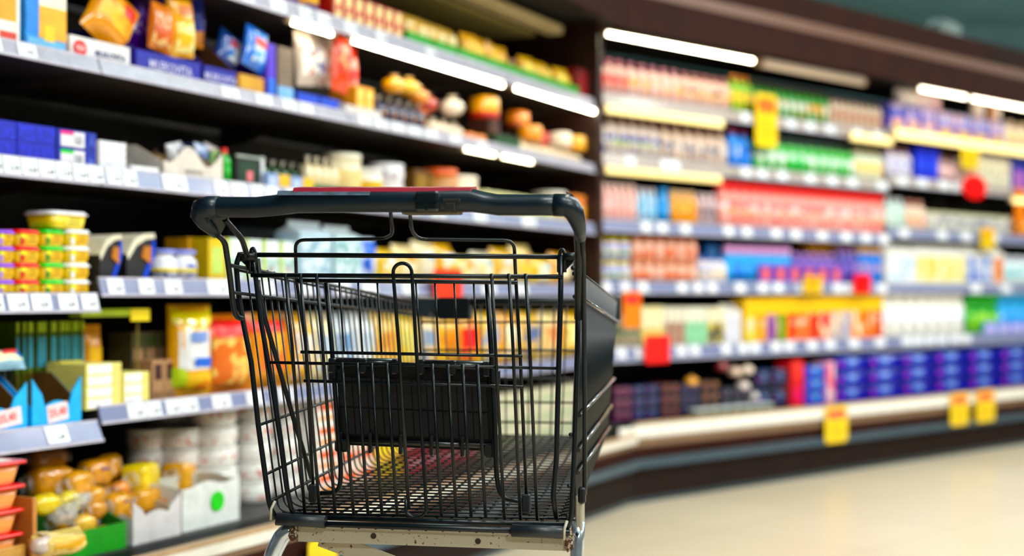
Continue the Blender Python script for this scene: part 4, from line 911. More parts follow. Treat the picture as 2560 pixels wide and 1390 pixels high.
# level 1
rrow(1, 1497, 1655, 6, 96, milk('#d0c0b8', '#a88c88', P('#d0ccd0', '#1440a8', 14, .47), P('#b8c860', '#e0dcd0', 30, .5)), 'white bottle with blue print', 'milk bottle')
rrow(1, 1657, 1824, 6, 88, milk('#d8c0b0', '#b89488', P('#d8ccc8', '#505c80', 16, .5)), 'cream bottle with grey print', 'milk bottle')
rrow(1, 1828, 1884, 2, 98, milk('#3a8ce0', '#8a3050', P('#e4ecf4', '#2070d8', 9, .46)), 'blue and white bottle', 'milk bottle', bay=1)
rrow(1, 1890, 2140, 10, 88, milk('#08a830', '#0c2a1c', P('#f0f4ee', '#50c878', 12, .56), None, neck=.72, capz=.82), 'white bottle, black cap, green band', 'milk bottle', bay=1)
rrow(1, 2143, 2212, 3, 80, milk('#d8dcc8', '#c8c0a0', '#ecc060'), 'pale bottle with orange label', 'milk bottle', bay=1)
rrow(1, 2222, 2284, 3, 74, milk('#d0c8d8', '#8a6060', P('#e8e4ec', '#8088c0', 20, .5)), 'lilac-white bottle', 'milk bottle', bay=2)
rrow(1, 2290, 2348, 2, 78, box('#2434c0', [(.1, .9, .3, .7, '#3a50d8')]), 'royal blue carton', 'milk carton', bay=2)
rrow(1, 2352, 2400, 2, 70, milk('#a88a88', '#604040', '#f0c8c8'), 'brown and pink bottle', 'milk bottle', bay=2)
rrow(1, 2404, 2440, 2, 66, box('#efe0d8', [(.1, .9, .3, .7, '#f0b8a8')]), 'small cream carton beside the round red sign', 'milk carton', bay=2)
rrow(1, 2446, 2528, 4, 80, carton('#efe4cc', P('#f0e8d8', '#c0b8a0', 30, .5), cap='#f0f0f0'), 'cream gable carton', 'milk carton', bay=2)
rrow(1, 2532, 2590, 2, 78, box('#5a50b8', [(0, 1, .7, 1, '#1c3898'), (.1, .9, .1, .6, '#b878b8')]), 'purple and navy carton', 'milk carton', bay=2)
# level 2
rrow(2, 1497, 1602, 6, 96, milk('#f0bcb6', '#e8d0cc', P('#f0a8a0', '#e8c8c8', 18, .5), neck=.6), 'salmon pink yoghurt bottle', 'yoghurt bottle')
rrow(2, 1604, 1652, 3, 86, milk('#a8c8e4', '#d8d0d8', P('#b8c8e0', '#60b8d8', 15, .5), neck=.6), 'light blue yoghurt bottle', 'yoghurt bottle')
rrow(2, 1654, 1682, 1, 88, bottle('#1098d8', '#1088c8', '#1098d8', neck=.7, name='yoghurt_bottle', sq=False), 'vivid blue slim bottle', 'yoghurt bottle')
rrow(2, 1685, 1750, 3, 84, milk('#f0a828', '#f0d0a8', P('#f0a010', '#f4c878', 15, .55), '#f09010', neck=.6), 'orange yoghurt bottle', 'yoghurt bottle')
rrow(2, 1753, 1800, 3, 80, milk('#c8b0b4', '#e0ccd0', '#6a5460', neck=.6), 'grey and plum yoghurt bottle', 'yoghurt bottle')
rb = milk('#e89c94', '#ff1404', P('#ecd4d4', '#e86c70', 16, .5), P('#f0c0b8', '#d8a020', 30, .52), neck=.8, capz=.82)
rrow(2, 1804, 2214, 18, 108, rb, 'pink bottle with red cap', 'yoghurt bottle', bay=1, gap=.98)
rrow(2, 2222, 2270, 3, 78, milk('#ccdcd4', '#c8c8c8', P('#d8e4dc', '#a8c0b0', 18, .5)), 'pale green bottle', 'yoghurt bottle', bay=2)
rrow(2, 2273, 2320, 2, 74, milk('#e8c8b4', '#b88070', P('#f0dccc', '#e89068', 30, .5)), 'peach striped bottle', 'yoghurt bottle', bay=2)
rrow(2, 2324, 2536, 8, 48, cup('#ded8c4', '#c8c498', P('#d8d4cc', '#9898a8', 20, .5)), 'low grey-cream cup', 'yoghurt cup', bay=2, dep=.09)
rrow(2, 2540, 2590, 2, 64, milk('#e89018', '#b06010', '#f0a020'), 'orange bottle at the frame edge', 'yoghurt bottle', bay=2)
# level 3
yb = bottle('#d8cce4', '#d8cc30', P('#d0c8e4', '#4a88c8', 14, .5), '#e8e090', neck=.7, name='yoghurt_bottle', sq=False, capz=.84)
rrow(3, 1497, 1585, 3, 112, yb, 'lilac and blue bottle, yellow cap', 'yoghurt bottle', stack=2)
rrow(3, 1588, 1752, 6, 112, bottle('#e8b8a4', '#d88460', P('#e8b8a8', '#e08060', 14, .5), neck=.75, name='yoghurt_bottle', sq=False, capz=.86), 'peach yoghurt bottle', 'yoghurt bottle', stack=2)
rrow(3, 1755, 1822, 3, 66, milk('#e8e0e8', '#3868b8', P('#e8dcd0', '#5888d0', 15, .5), '#f0c860'), 'white bottle with blue cap', 'yoghurt bottle')
rrow(3, 1764, 1806, 1, 100, box('#1868c0', [(.1, .9, .5, .9, '#70a8e0')]), 'tall blue carton behind the blue-capped bottles', 'carton', d=.12)
rrow(3, 1822, 1988, 8, 92, bottle('#18a8e8', '#e0a8d8', P('#20a8e8', '#1080d8', 10, .5), None, neck=.7, name='drink_bottle', sq=False, capz=.8), 'sky blue drink bottle, pink round cap', 'drink bottle', bay=1)
rrow(3, 1896, 2108, 6, 45, box('#8050a8', [(.3, .7, .2, .8, '#f07828'), (0, 1, 0, .15, '#3060c0')]), 'low purple box with orange dot', 'dessert box', bay=1, d=.004, dep=.012)
rrow(3, 1992, 2098, 5, 75, milk('#7a58b0', '#b890d8', P('#a06ab8', '#4060c0', 14, .5), '#e890a0'), 'violet drink bottle', 'drink bottle', bay=1)
rrow(3, 2020, 2090, 3, 100, box('#f0a818', [(.1, .9, .3, .9, '#f4bc30')]), 'yellow carton behind the violet bottles', 'carton', bay=1, d=.12)
rrow(3, 2102, 2150, 3, 92, milk('#5a4aa0', '#c090c0', P('#5848a0', '#9070c0', 20, .5)), 'indigo drink bottle', 'drink bottle', bay=1)
rrow(3, 2152, 2212, 3, 90, milk('#3a7ad0', '#e8b880', P('#3878c8', '#e09878', 14, .55), neck=.8), 'blue drink bottle with orange print', 'drink bottle', bay=1)
wm = lambda c_: carton('#f4f0ea', c_, cap='#f8f4ee', top='#f8f4ee', mark=None)
rrow(3, 2218, 2290, 4, 100, wm(P('#c8d8f0', '#e8ecf4', 9, .5)), 'white carton with light blue print', 'milk carton', bay=2, dep=.09)
rrow(3, 2292, 2412, 6, 100, wm(P('#e8d040', '#f0e8b0', 9, .5)), 'white carton with yellow print', 'milk carton', bay=2, dep=.09)
rrow(3, 2414, 2480, 3, 100, wm(P('#4a70c8', '#c8d0e8', 9, .5)), 'white carton with blue print', 'milk carton', bay=2, dep=.09)
rrow(3, 2482, 2510, 1, 98, wm('#e08850'), 'white carton with orange print', 'milk carton', bay=2, dep=.09)
rrow(3, 2516, 2590, 3, 72, milk('#dce8ec', '#e8e8f0', P('#d8e8ec', '#70b0b8', 18, .5)), 'pale teal bottle', 'yoghurt bottle', bay=2)
# level 4
rrow(4, 1536, 1602, 3, 96, milk('#cfc4a8', '#284838', P('#183828', '#90a888', 12, .5)), 'dark green and beige pack', 'drink bottle')
rrow(4, 1604, 1660, 3, 100, box('#e8dcae', [(.1, .9, .5, .9, '#f0e8c8'), (.2, .8, .1, .45, '#e8c830')]), 'cream and yellow carton', 'carton', dep=.1)
rrow(4, 1662, 1712, 3, 96, box('#e4dccc', [(.05, .95, .05, .62, '#a07868')]), 'cream carton with brown print', 'carton', dep=.1)
rrow(4, 1714, 1768, 3, 94, box('#e8e4d4', [(.05, .95, .05, .62, '#88c8a0')]), 'cream carton with mint print', 'carton', dep=.1)
rrow(4, 1770, 1812, 2, 92, box('#e8e0c8', [(.05, .95, .05, .6, P('#302c20', '#d8c040', 15, .5))]), 'cream carton with black and yellow print', 'carton', dep=.1)
rrow(4, 1816, 1858, 2, 98, carton('#f0ecea', '#d8d8e4', cap='#f0f0f0'), 'white gable carton with lilac front', 'carton', dep=.1, bay=0)
ylc = [('#d8c820', 'lime'), ('#e0a020', 'amber'), ('#804898', 'purple'), ('#709018', 'olive'), ('#e84838', 'scarlet'), ('#e87050', 'coral'), ('#c81030', 'crimson'), ('#e02850', 'cherry'), ('#b0a8b0', 'grey'), ('#a8a8c0', 'blue-grey'), ('#e88820', 'orange'), ('#e87018', 'deep orange'), ('#c85018', 'rust')]
for i, (c_, nn) in enumerate(ylc):
    a_ = 1862+i*26.6
    rrow(4, a_, a_+26, 1, 112, box('#fcc208', [(.05, .95, .02, .62, P(c_, '#f0d8c0', 16, .6)), (.0, 1., .66, 1., '#fcc400')]), f'tall yellow-topped juice carton with {nn} picture', 'juice carton', bay=1, dep=.09, gap=1.0, group='yellow-topped juice cartons on the lowest dairy shelf')
rrow(4, 2206, 2416, 7, 113, bottle('#f6f2ec', '#fbf6ea', P('#f0f0f2', '#dcdce6', 10, .5), '#d8d8e0', neck=.78, capz=.93, name='milk_jug'), 'large white milk jug', 'milk jug', bay=2, dep=.09, gap=.96)
rrow(4, 2420, 2500, 3, 95, milk('#18a020', '#18b028', P('#18a020', '#a8d850', 10, .6), neck=.8), 'bright green bottle', 'drink bottle', bay=2)
rrow(4, 2503, 2590, 3, 100, milk('#28a8e0', '#48b8e8', P('#20a0e0', '#c8e4f4', 10, .6), neck=.8), 'sky blue bottle at the far edge', 'drink bottle', bay=2)
rrow(4, 2460, 2590, 4, 28, box('#7890e0', [(.1, .9, .2, .8, '#c8c0f0')]), 'low lilac box in front of the green bottles', 'dessert box', bay=2, d=.004, dep=.012)
# deck of the dairy case
def pack(c1, c2, hi, name='yoghurt_multipack'):
    def mk(w, d, h):
        o = MB().box(-w/2, w/2, -d/2, d/2, 0, h*.86, 0, .004).build(name, M(c1, .3, coat=.5))
        b = MB().rrect([(.92, h*.12), (1., h*.5), (.92, h*.9)], w*.6, d*1.03, 5, 0, .3); q = b.build('front_cup', M(c2, .2, coat=.8), o)
        MB().box(-w*.16, w*.16, -d*.53, -d*.5, h*.62, h*.72).box(-w*.1, w*.12, -d*.53, -d*.5, h*.44, h*.5).build('cup_highlight', M(hi), q)  # pale bars are highlights painted onto the bulging cup
        e = MB().rrect([(1, 0), (1, .0015)], w*.10, w*.10, 6, 0, .95); m_ = e.build('flower_mark', M('#c040c0'), o); m_.rotation_euler = (PI/2, 0, 0); m_.location = (-w*.39, -d/2-.0015, h*.5)
        return o
    return mk
zk = DECK+.001
def krow(*a, **k):
    k.setdefault('d', -.02)
    return row(RW, zk, *a, anchor='corner-post end', **k)
krow(1536, 1580, 2, 100, pack('#4a1c40', '#702838', '#c88088', 'dessert_pack'), 'wine red and navy dessert pack', 'dessert pack', stack=3, dep=.1, h=.052)
krow(1582, 1650, 2, 100, pack('#1c2048', '#202c60', '#7080a8', 'dessert_pack'), 'navy dessert pack', 'dessert pack', stack=3, dep=.1, h=.052)
krow(1654, 1700, 2, 100, pack('#3a1c28', '#8a4030', '#c08860', 'dessert_pack'), 'brown dessert pack', 'dessert pack', stack=3, dep=.1, h=.052)
krow(1702, 1750, 2, 100, pack('#181c38', '#202848', '#5a6488', 'dessert_pack'), 'midnight blue dessert pack', 'dessert pack', stack=3, dep=.1, h=.05)
krow(1753, 1800, 2, 100, pack('#2a1a20', '#7a5038', '#e0a050', 'dessert_pack'), 'brown and amber dessert pack', 'dessert pack', stack=3, dep=.1, h=.052)
krow(1804, 1886, 3, 100, pack('#20202c', '#303040', '#707888', 'dessert_pack'), 'black dessert pack', 'dessert pack', stack=2, dep=.1, h=.06)
for i, (px, py, c_) in enumerate(((1728, 950, '#e8a838'), (1838, 925, '#e8ccb8'), (1868, 920, '#f0dccc'), (1858, 960, '#e8d8d0'), (1805, 912, '#8a2830'), (1880, 985, '#d8d0cc'))):
    one(RW, px, py+16, .0, .07, .06, .05, knot(c_), ['amber round pack on the dessert packs', 'cream round pack on the black dessert packs, farther left', 'cream round pack touching the navy tall packs', 'cream round pack lower on the black packs', 'dark red round pack on the dessert packs', 'grey-white round pack low on the black packs'][i].replace(', farther left', ', first one'), 'round pack')
krow(1890, 1970, 2, 100, pack('#1c1c3c', '#1c3c80', '#8090b8', 'dessert_pack'), 'tall navy dessert pack', 'dessert pack', stack=2, dep=.1, h=.098)
krow(1742, 1940, 7, 60, cup('#e8e4e0', '#ffffff', '#8a9a80'), 'small cup with shiny silver lid', 'yoghurt cup', dep=.06, d=-.095, h=.035)
krow(1978, 2010, 1, 100, box('#d81838', [(.1, .9, .6, .95, '#f05048'), (.2, .9, .1, .4, '#e02868')]), 'bright red carton between navy and blue packs', 'dessert pack', dep=.1, h=.225)
yp = pack('#0c14a0', '#2c78ff', '#c0d4ff')  # cups in brighter blue, the highlight of the bulge put into the colour
krow(2014, 2064, 1, 100, pack('#0c48c0', '#1880d0', '#a0e0d8'), 'turquoise-blue yoghurt pack', 'yoghurt pack', stack=3, dep=.11, h=.066, d=-.03)
krow(2066, 2088, 1, 100, box('#e8a8c0', [(.1, .9, .1, .9, P('#e83868', '#f0d0d8', 15, .5))]), 'pink narrow carton between blue packs', 'dessert pack', dep=.1, h=.21, d=-.03)
for j, (a_, b_) in enumerate(((2092, 2168), (2172, 2252), (2256, 2334), (2338, 2418), (2422, 2498), (2502, 2580))):
    krow(a_, b_, 1, 100, yp, f'royal blue yoghurt pack, {ORD[j+1]} column after the pink carton', 'yoghurt pack', stack=3, dep=.12, h=.078, d=-.03, group='royal blue yoghurt packs', rows=1)
krow(2500, 2590, 2, 100, pack('#5078e0', '#80a0f0', '#e0e8ff'), 'pale blue yoghurt pack standing behind the royal blue ones', 'yoghurt pack', dep=.1, h=.28, d=.12)
# yellow sack seen low behind the cart legs
# ------------------------------------------------------------------ shopping cart
O = Vector((-.16, 2.2)); cf = Vector((.196, .981)).normalized(); cr_ = Vector((cf.y, -cf.x))
def C(px, py, v=0.):
    """cart-local point at depth v along the cart's length, seen at this column and row"""
    k = (px-CX)/F
    Y = (v+O.dot(cf))/(k*cf.x+cf.y)
    w = Vector((k*Y, Y))-O
    return Vector((w.dot(cr_), v, EYE+(HY-py)/F*Y))
cart = empty('shopping_cart', (O.x, O.y, 0), math.atan2(cr_.y, cr_.x))
tag(cart, 'black wire shopping cart with red-topped handle standing alone in the aisle', 'shopping cart')
WM = M('#030e14', .36, 0., coat=.06, spec=.32, var=.15)          # coated wire
PL = M('#040c11', .42, coat=.05, spec=.32, var=.1)              # black plastic
GR = M('#051824', .38, coat=.12, spec=.35, var=.12)             # handle plastic
def wire(name, lines, mat=WM, seg=8, parent=cart, fr=.012):
    b = MB()
    for pts, r in lines:
        q = [C(*p) if not isinstance(p, Vector) else p for p in pts]
        b.tube(fillet(q, fr) if len(q) > 2 else q, r, seg)
    return b.build(name, mat, parent)
# --- handle
def section(cx, v, hh, dd, n=20, up=0.):
    c = C(cx, 515, v); return c
hb = MB(); rings = []
keys = [(500, 517, 25), (545, 518, 26), (640, 518, 26), (690, 513, 26.5), (740, 504, 29), (800, 503, 29), (1180, 501, 29), (1215, 507, 27), (1245, 512, 26.5), (1350, 512, 26.5), (1425, 513, 26.5)]
for (x, y, hh) in keys:
    c = C(x, y, -.13); r = hh/1700.
    flat = 740 <= x <= 1190
    ring = []
    for k in range(24):
        a = 2*PI*k/24; e = .7 if flat else 1.
        ring.append(c+Vector((0, math.copysign(abs(math.cos(a))**e, math.cos(a))*r*(1.25 if flat else 1.), math.copysign(abs(math.sin(a))**e, math.sin(a))*r)))
    rings.append(ring)
hb.loft(rings, 0, True, True)
handle = hb.build('handle_bar', GR, cart)
ins = MB()
def lidbox(mb, x0, x1, y, v0, v1, th, sk=0.):
    a, b_ = C(x0, y, -.13), C(x1, y, -.13)
    ring = lambda p, q: [(p.x+sk*0, v0, p.z), (p.x, v1, p.z+.004), (p.x, v1, p.z+.004+th), (p.x, v0+.004, p.z+th)]
    mb.loft([ring(a, 0), ring(b_, 0)], 0, True, False)
lidbox(ins, 742, 1184, 481, -.148, -.108, .006); ins.build('red_insert', M('#8c1c34', .35, coat=.4), handle)['label'] = 'red advertising strip on top of the handle'
cl = MB(); lidbox(cl, 705, 935, 490.5, -.1535, -.147, .003); cl.build('clear_cover_edge', M('#56616e', .15, coat=1, var=.4, nscale=90), handle)
# coin lock and slot
k = MB(); c = C(1080, 505, -.13)
k.box(c.x-.017, c.x+.017, -.162, -.11, c.z-.015, c.z+.0135, 0, .003)
k.box(c.x-.0165, c.x+.0165, -.1632, -.16, c.z-.002, c.z+.0005, 0); k.box(c.x-.002, c.x+.002, -.1632, -.16, c.z-.014, c.z+.0, 0)
coin = k.build('coin_lock', M('#0c1519', .3, coat=.4), handle)
c2 = C(1138, 508, -.13); MB().box(c2.x-.013, c2.x+.013, -.1555, -.13, c2.z-.0005, c2.z+.005, 0, .001).box(c2.x-.009, c2.x+.006, -.157, -.13, c2.z-.012, c2.z-.0008, 0, .001).build('key_slot', M('#05080a', .6), handle)
c3 = C(1085, 530, -.125); MB().box(c3.x-.045, c3.x+.04, -.14, -.11, c3.z-.004, c3.z+.006, 0, .002).build('lock_underside', M('#5b5648', .5), handle)
for nm, pts, rr in (('corner_cap', [(548, 518, -.13), (520, 518, -.13), (504, 522, -.129), (500, 536, -.124), (512, 556, -.115), (530, 574, -.105), (541, 586, -.096)], [.0163, .0165, .0165, .0155, .0125, .0095, .0065]),
                    ('corner_cap', [(1385, 512, -.13), (1410, 513, -.13), (1426, 518, -.13), (1437, 533, -.127), (1444, 555, -.118), (1449, 575, -.108), (1452, 598, -.096)], [.0164, .0166, .0162, .0145, .0118, .0095, .0075])):
    MB().tube([C(*p) for p in pts], rr, 14).build(nm, GR, handle)
# web plate under the left cap
a, b_, c = C(508, 545, -.118), C(566, 543, -.118), C(545, 584, -.1)
MB().loft([[a, b_, c], [a+Vector((0, .012, 0)), b_+Vector((0, .012, 0)), c+Vector((0, .012, 0))]], 0, True, False).build('cap_web', M('#3c3f40', .5), handle)
MB().tube([C(545, 492, -.1305), C(545.1, 544, -.1305)], .0003, 4).build('grip_seam', M('#3a5058'), handle)
MB().loft([[C(1415, 478, -.1), C(1455, 520, -.1), C(1461, 560, -.09), C(1452, 600, -.09)], [C(1432, 485, -.13), C(1447, 520, -.125), C(1452, 560, -.115), C(1449, 598, -.1)]], 0, True, False).build('cap_web', M('#3a3430', .4), handle)
# --- brackets from handle to basket
R6 = .0045
for l_ in [([(540, 584, -.098), (562, 604, -.085), (569, 650, -.07), (576, 700, -.055), (583, 765, -.04), (590, 792, -.03), (607, 797, -.012)], R6),
                        ([(562, 548, -.115), (604, 596, -.06), (612, 620, -.03), (618, 640, -.015)], R6)]: wire('handle_bracket', [l_])
for l_ in [([(1456, 590, -.095), (1459, 650, -.06), (1460, 800, -.03), (1461.5, 1000, -.01), (1462, 1200, .005), (1462, 1236, .01)], .0036),
                        ([(1444, 575, -.1), (1447, 620, -.07), (1447, 700, -.05), (1446, 798, -.03)], .0062)]: wire('handle_bracket', [l_])
# --- basket: near and far corners (u, v, z)
LEN = .87
TL, TR, BL, BR = C(575, 663, -.03), C(1451, 683, -.0), C(678, 1290, 0), C(1430, 1306, 0)
TL0 = C(575, 663, -.055)
fTL, fTR, fBL, fBR = C(1050, 757, LEN), C(1543, 754, LEN), C(1075, 1086, LEN), C(1516, 1092, LEN)
def lerp(a, b, t): return a+(b-a)*t
NU = 33
L_near = C(597, 660, 0); L_bot = C(680, 1291, 0)
def sect(t):
    return lerp(L_near, fTL, t), lerp(L_bot, fBL, t), lerp(BR, fBR, t), lerp(TR, fTR, t)
for nm, sel in (('side_panel', 0), ('floor_grid', 1), ('side_panel', 2)):
    b = MB()
    for i in range(1, NU+1):
        t = i/(NU+.3); p = sect(t); q = fillet(list(p), .022, 5)
        if sel == 0: pts = [p[0]]+q[1:7]
        elif sel == 2: pts = q[7:13]+[p[3]]
        else: pts = [q[6], q[7]]
        b.tube(pts, .0017, 6)
    if sel == 0:
        b.tube([TL0, lerp(TL0, fTL, 1)], .0031, 8)
        for n_, f_, r_, v0 in ((.10, .10, .0027, 1), (.638, .495, .0025, 0), (.833, .716, .0025, 0), (.942, .885, .0027, 0)):
            a = C(581, 731, -.045) if v0 else lerp(L_near, L_bot, n_)
            b.tube([a, lerp(fTL, fBL, f_)], r_, 8)
        b.tube([lerp(TL0, C(597, 676, 0), 1), lerp(fTL, fBL, .03)], .0022, 8)
    if sel == 2:
        b.tube([TR, fTR], .0034, 8); b.tube([lerp(TR, BR, .02), lerp(fTR, fBR, .035)], .0022, 8)
        # the extra close-set outer wires
        for i in range(1, NU*2):
            t = i/(NU*2.); p = sect(t); b.tube([p[3]+Vector((.0015, 0, 0)), lerp(p[3], p[2], .97)+Vector((.0015, 0, 0))], .0014, 5)
    if sel == 1:
        for i in range(1, 20):
            s = i/20; b.tube([lerp(L_bot, BR, s)+Vector((0, .004, -.003)), lerp(fBL, fBR, s)+Vector((0, 0, -.003))], .0022, 6)
        b.tube([lerp(L_bot, BR, 0)+Vector((0, .05, -.004)), lerp(L_bot, BR, 1)+Vector((0, .05, -.004))], .0036, 8)
        b.tube([L_bot+Vector((.01, .02, .002)), BR+Vector((-.01, .02, .002))], .0026, 8)
    b.build(nm, WM, cart)
for n_, f_, r_ in ((.105, .15, .0032), (.57, .57, .0034), (.71, .77, .0034), (.8, .93, .0034)):
    o_ = Vector((.006, 0, 0)); MB().tube([lerp(TR, BR, n_)+o_, lerp(fTR, fBR, f_)+o_], r_, 8).build('side_rail', M('#2a2426', .25, .2, coat=1), cart)  # paler, pinkish base colour stands in for reflected highlights
# front panel
b = MB()
for i in range(0, 17):
    s = i/16; b.tube([lerp(fTL, fTR, s), lerp(fBL, fBR, s)], .0018, 6)
for f_ in (.15, .36, .57, .75, .9, 1.): b.tube([lerp(fTL, fBL, f_), lerp(fTR, fBR, f_)], .0024, 6)
b.build('front_panel', WM, cart)
b = MB(); b.tube([fTL+Vector((0, -.004, .002)), fTR+Vector((0, -.004, .002))], .0085, 10)
rim = b.build('front_bumper_bar', PL, cart)
a = fTL
MB().loft([[a+Vector((-.008, -.015, .010)), a+Vector((.045, -.015, .008)), a+Vector((.02, -.02, -.032)), a+Vector((-.008, -.02, -.022))], [a+Vector((-.008, .012, .012)), a+Vector((.05, .012, .012)), a+Vector((.05, .012, -.035)), a+Vector((-.008, .012, -.03))]], 0, True, False).build('bumper_corner', M('#20282e', .35, coat=.4), rim)
MB().box(a.x+.045, a.x+.115, a.y-.02, a.y+.01, a.z-.036, a.z+.012, 0, .003).build('bumper_corner', PL, rim)
a = fTR; MB().box(a.x-.02, a.x+.008, a.y-.03, a.y+.012, a.z-.04, a.z+.012, 0, .004).build('bumper_corner', PL, rim)
# rear uprights
UP = .0042
up = wire('basket_upright', [([(617, 640, .0), (600, 634, -.004), (590, 662, -.006), (597, 740, -.006), (607, 800, -.006), (628, 905, -.006), (646, 1066, -.006), (663, 1188, -.006), (673, 1262, -.006), (690, 1296, -.004)], UP)])
wire('basket_upright', [([(1446, 640, 0), (1444, 860, -.004), (1436, 1130, -.004), (1430, 1270, -.004), (1427, 1300, -.004), (1414, 1325, -.004)], UP)])
b = MB()
for p in ((1433, 670), (1436, 684), (1437, 742), (1427, 1087), (1423, 1215), (1419, 1289)):
    q = C(p[0], p[1], -.006); b.blob(q, (.0036, .0036, .0036), 8, 6)
b.build('weld_knob', WM, cart)
# brace running from the rim down into the basket on the left
wire('side_brace', [([(645, 700, .02), (650, 752, .02), (692, 900, .05), (735, 1050, .07), (779, 1196, .08)], .0042)])
# --- rear gate
g = []
g.append(([(630, 625, .0), (640, 700, 0), (652, 800, 0), (680, 960, 0), (701, 1100, 0), (716, 1215, 0), (728, 1272, .002), (738, 1290, .006)], UP))
g.append(([(1403, 640, 0), (1401, 760, 0), (1397, 900, 0), (1391, 1150, 0), (1383, 1240, .0), (1391, 1296, .002)], UP))
g.append(([(628, 688, -.002), (1408, 692, -.002)], .0036))
for t_, m_, b_ in ((713, 730, 762), (751, 764, 800), (791, 806, 838), (1229, 1238, 1261), (1272, 1282, 1301), (1314, 1324, 1343)):
    g.append(([(t_, 684, -.005), (m_, 860, -.004), (b_, 1284+(b_-762)*.03, -.002)], .0027))
for t_, b_ in ((854, 884), (892, 920), (928, 955), (966, 993), (1080, 1104), (1119, 1141), (1156, 1178), (1193, 1214)):
    g.append(([(t_, 906+(t_-854)*.015, -.005), (b_, 1284+(b_-884)*.03, -.003)], .0027))
g.append(([(672, 906, -.0), (1402, 921, -.0)], .0025))
lp = [(1022, 1270, -.005), (997, 860, -.005), (984, 700, -.005), (983, 685, -.005)]
for k_ in range(1, 12):
    a_ = PI-PI*k_/12; lp.append((1006+23.5*math.cos(a_), 682-24*math.sin(a_), -.005))
lp += [(1030, 690, -.005), (1040, 860, -.005), (1066, 1270, -.005)]
for k_ in range(1, 10):
    a_ = PI*k_/10; lp.append((1040+26*math.cos(a_), 1272+22*math.sin(a_), -.006))
lp.append((1015, 1248, -.006))
g.append((lp, .0029))
gate = wire('rear_gate', g, fr=.006)
hinge = wire('hinge_bar', [([(622, 637, .004), (1420, 642, .004)], .0038)])
for (x, y, s_) in ((630, 640, 1), (1403, 643, -1)):
    wire('hinge_loop', [([(x-4, y+40, .0), (x-5, y, .0), (x-2, y-17, .0), (x+4, y-20, 0), (x+9, y-8, .0), (x+9, y+38, .0)], .0028)])
c = C(612, 650, .0)
MB().tube([C(596, 642, 0), C(640, 642, 0)], .0075, 12).build('hinge_cap', PL, cart)
q = [C(600, 650, 0), C(643, 646, 0), C(647, 682, 0), C(636, 684, 0)]
MB().loft([q, [p+Vector((0, .012, 0)) for p in q]], 0, True, False).build('hinge_web', PL, cart)
MB().tube([C(1410, 642, 0), C(1442, 641, 0)], .0062, 12).build('hinge_cap', PL, cart)
q = [C(1392, 640, .002), C(1440, 640, .002), C(1436, 650, .002), C(1405, 682, .002), C(1392, 680, .002)]
MB().loft([q, [p+Vector((0, .012, 0)) for p in q]], 0, True, False).build('hinge_web', PL, cart)
# --- fold-up child seat
cs = []
cs.append(([(783, 1222, .05), (764, 860, .035), (741, 700, .03), (738, 600, .0), (960, 597, -.02), (982, 585, -.06), (976, 529, -.118)], .0028))
cs.append(([(1316, 1235, .05), (1300, 880, .035), (1289, 690, .03), (1285, 601, .0), (1048, 598, -.02), (1030, 580, -.06), (1024, 529, -.118)], .0028))
cs.append(([(742, 701, .028), (1294, 706, .028)], .0033))
for t_, b_ in ((848, 860), (895, 906), (943, 954), (1039, 1052), (1087, 1097), (1135, 1145), (1184, 1193)):
    cs.append(([(t_, 702, .028), (b_, 885, .032)], .0017))
cs.append(([(752, 880, .034), (1306, 890, .034)], .0026))
cs.append(([(760, 952, .036), (1308, 967, .036)], .0026))
seatf = wire('child_seat_back', cs, fr=.016)
for l_ in [([(815, 697, .036), (829, 860, .038), (842, 1040, .046), (853, 1180, .05), (848, 1232, .052), (790, 1234, .052)], .004), ([(1217, 700, .036), (1227, 860, .038), (1237, 1040, .046), (1241, 1190, .05), (1252, 1247, .052), (1318, 1255, .052)], .004)]: wire('child_seat_frame', [l_], fr=.02)
for (x, y) in ((783, 1232), (1316, 1257)):
    c = C(x, y, .05); MB().box(c.x-.0065, c.x+.0065, c.y-.006, c.y+.006, c.z-.015, c.z+.014, 0, .002).build('pivot_foot', M('#1c2226', .5), cart)
# flap
fl = MB(); p0, p1, p2, p3 = C(838, 930, .055), C(1232, 945, .055), C(1240, 1128, .065), C(852, 1112, .065)
def quad(a, b, c, d, t, mb, m=0):
    mb.loft([[a, b, c, d], [a+Vector((0, t, 0)), b+Vector((0, t, 0)), c+Vector((0, t, 0)), d+Vector((0, t, 0))]], m, True, False)
quad(C(840, 900, .052), C(1236, 915, .052), p2, p3, .006, fl)
FL = M('#08090b', .5, spec=.25, var=.08)
flap = fl.build('seat_flap', FL, cart)
b = MB()
for s in (.06, .155, .25, .345, .44, .535, .63, .725, .82, .915):
    a_ = lerp(p0, p1, s); d_ = lerp(p3, p2, s); q = (a_-Vector((.011, .0025, 0)), a_+Vector((.011, -.0025, 0)), d_+Vector((.011, -.0025, 0)), d_-Vector((.011, .0025, 0)))
    quad(lerp(q[0], q[3], .06), lerp(q[1], q[2], .06), lerp(q[1], q[2], .46), lerp(q[0], q[3], .46), .003, b)
    quad(lerp(q[0], q[3], .485), lerp(q[1], q[2], .485), lerp(q[1], q[2], .84), lerp(q[0], q[3], .84), .003, b)
b.build('flap_rib', M('#15181b', .5, spec=.3), flap)
b = MB()
b.tube([C(834, 905, .045), C(994, 908, .045)], .0075, 10); b.tube([C(1050, 910, .045), C(1222, 915, .045)], .0075, 10)
for (x, y) in ((834, 908), (911, 909), (990, 911), (1055, 912), (1133, 914), (1218, 917)):
    c = C(x, y, .042); b.box(c.x-.0055, c.x+.0055, c.y-.012, c.y+.008, c.z-.015, c.z+.0085, 0, .002)
b.build('flap_hinge', M('#11161b', .28, coat=.6), flap)
b = MB(); b.tube([C(852, 1100, .058), C(1236, 1115, .058)], .004, 8)
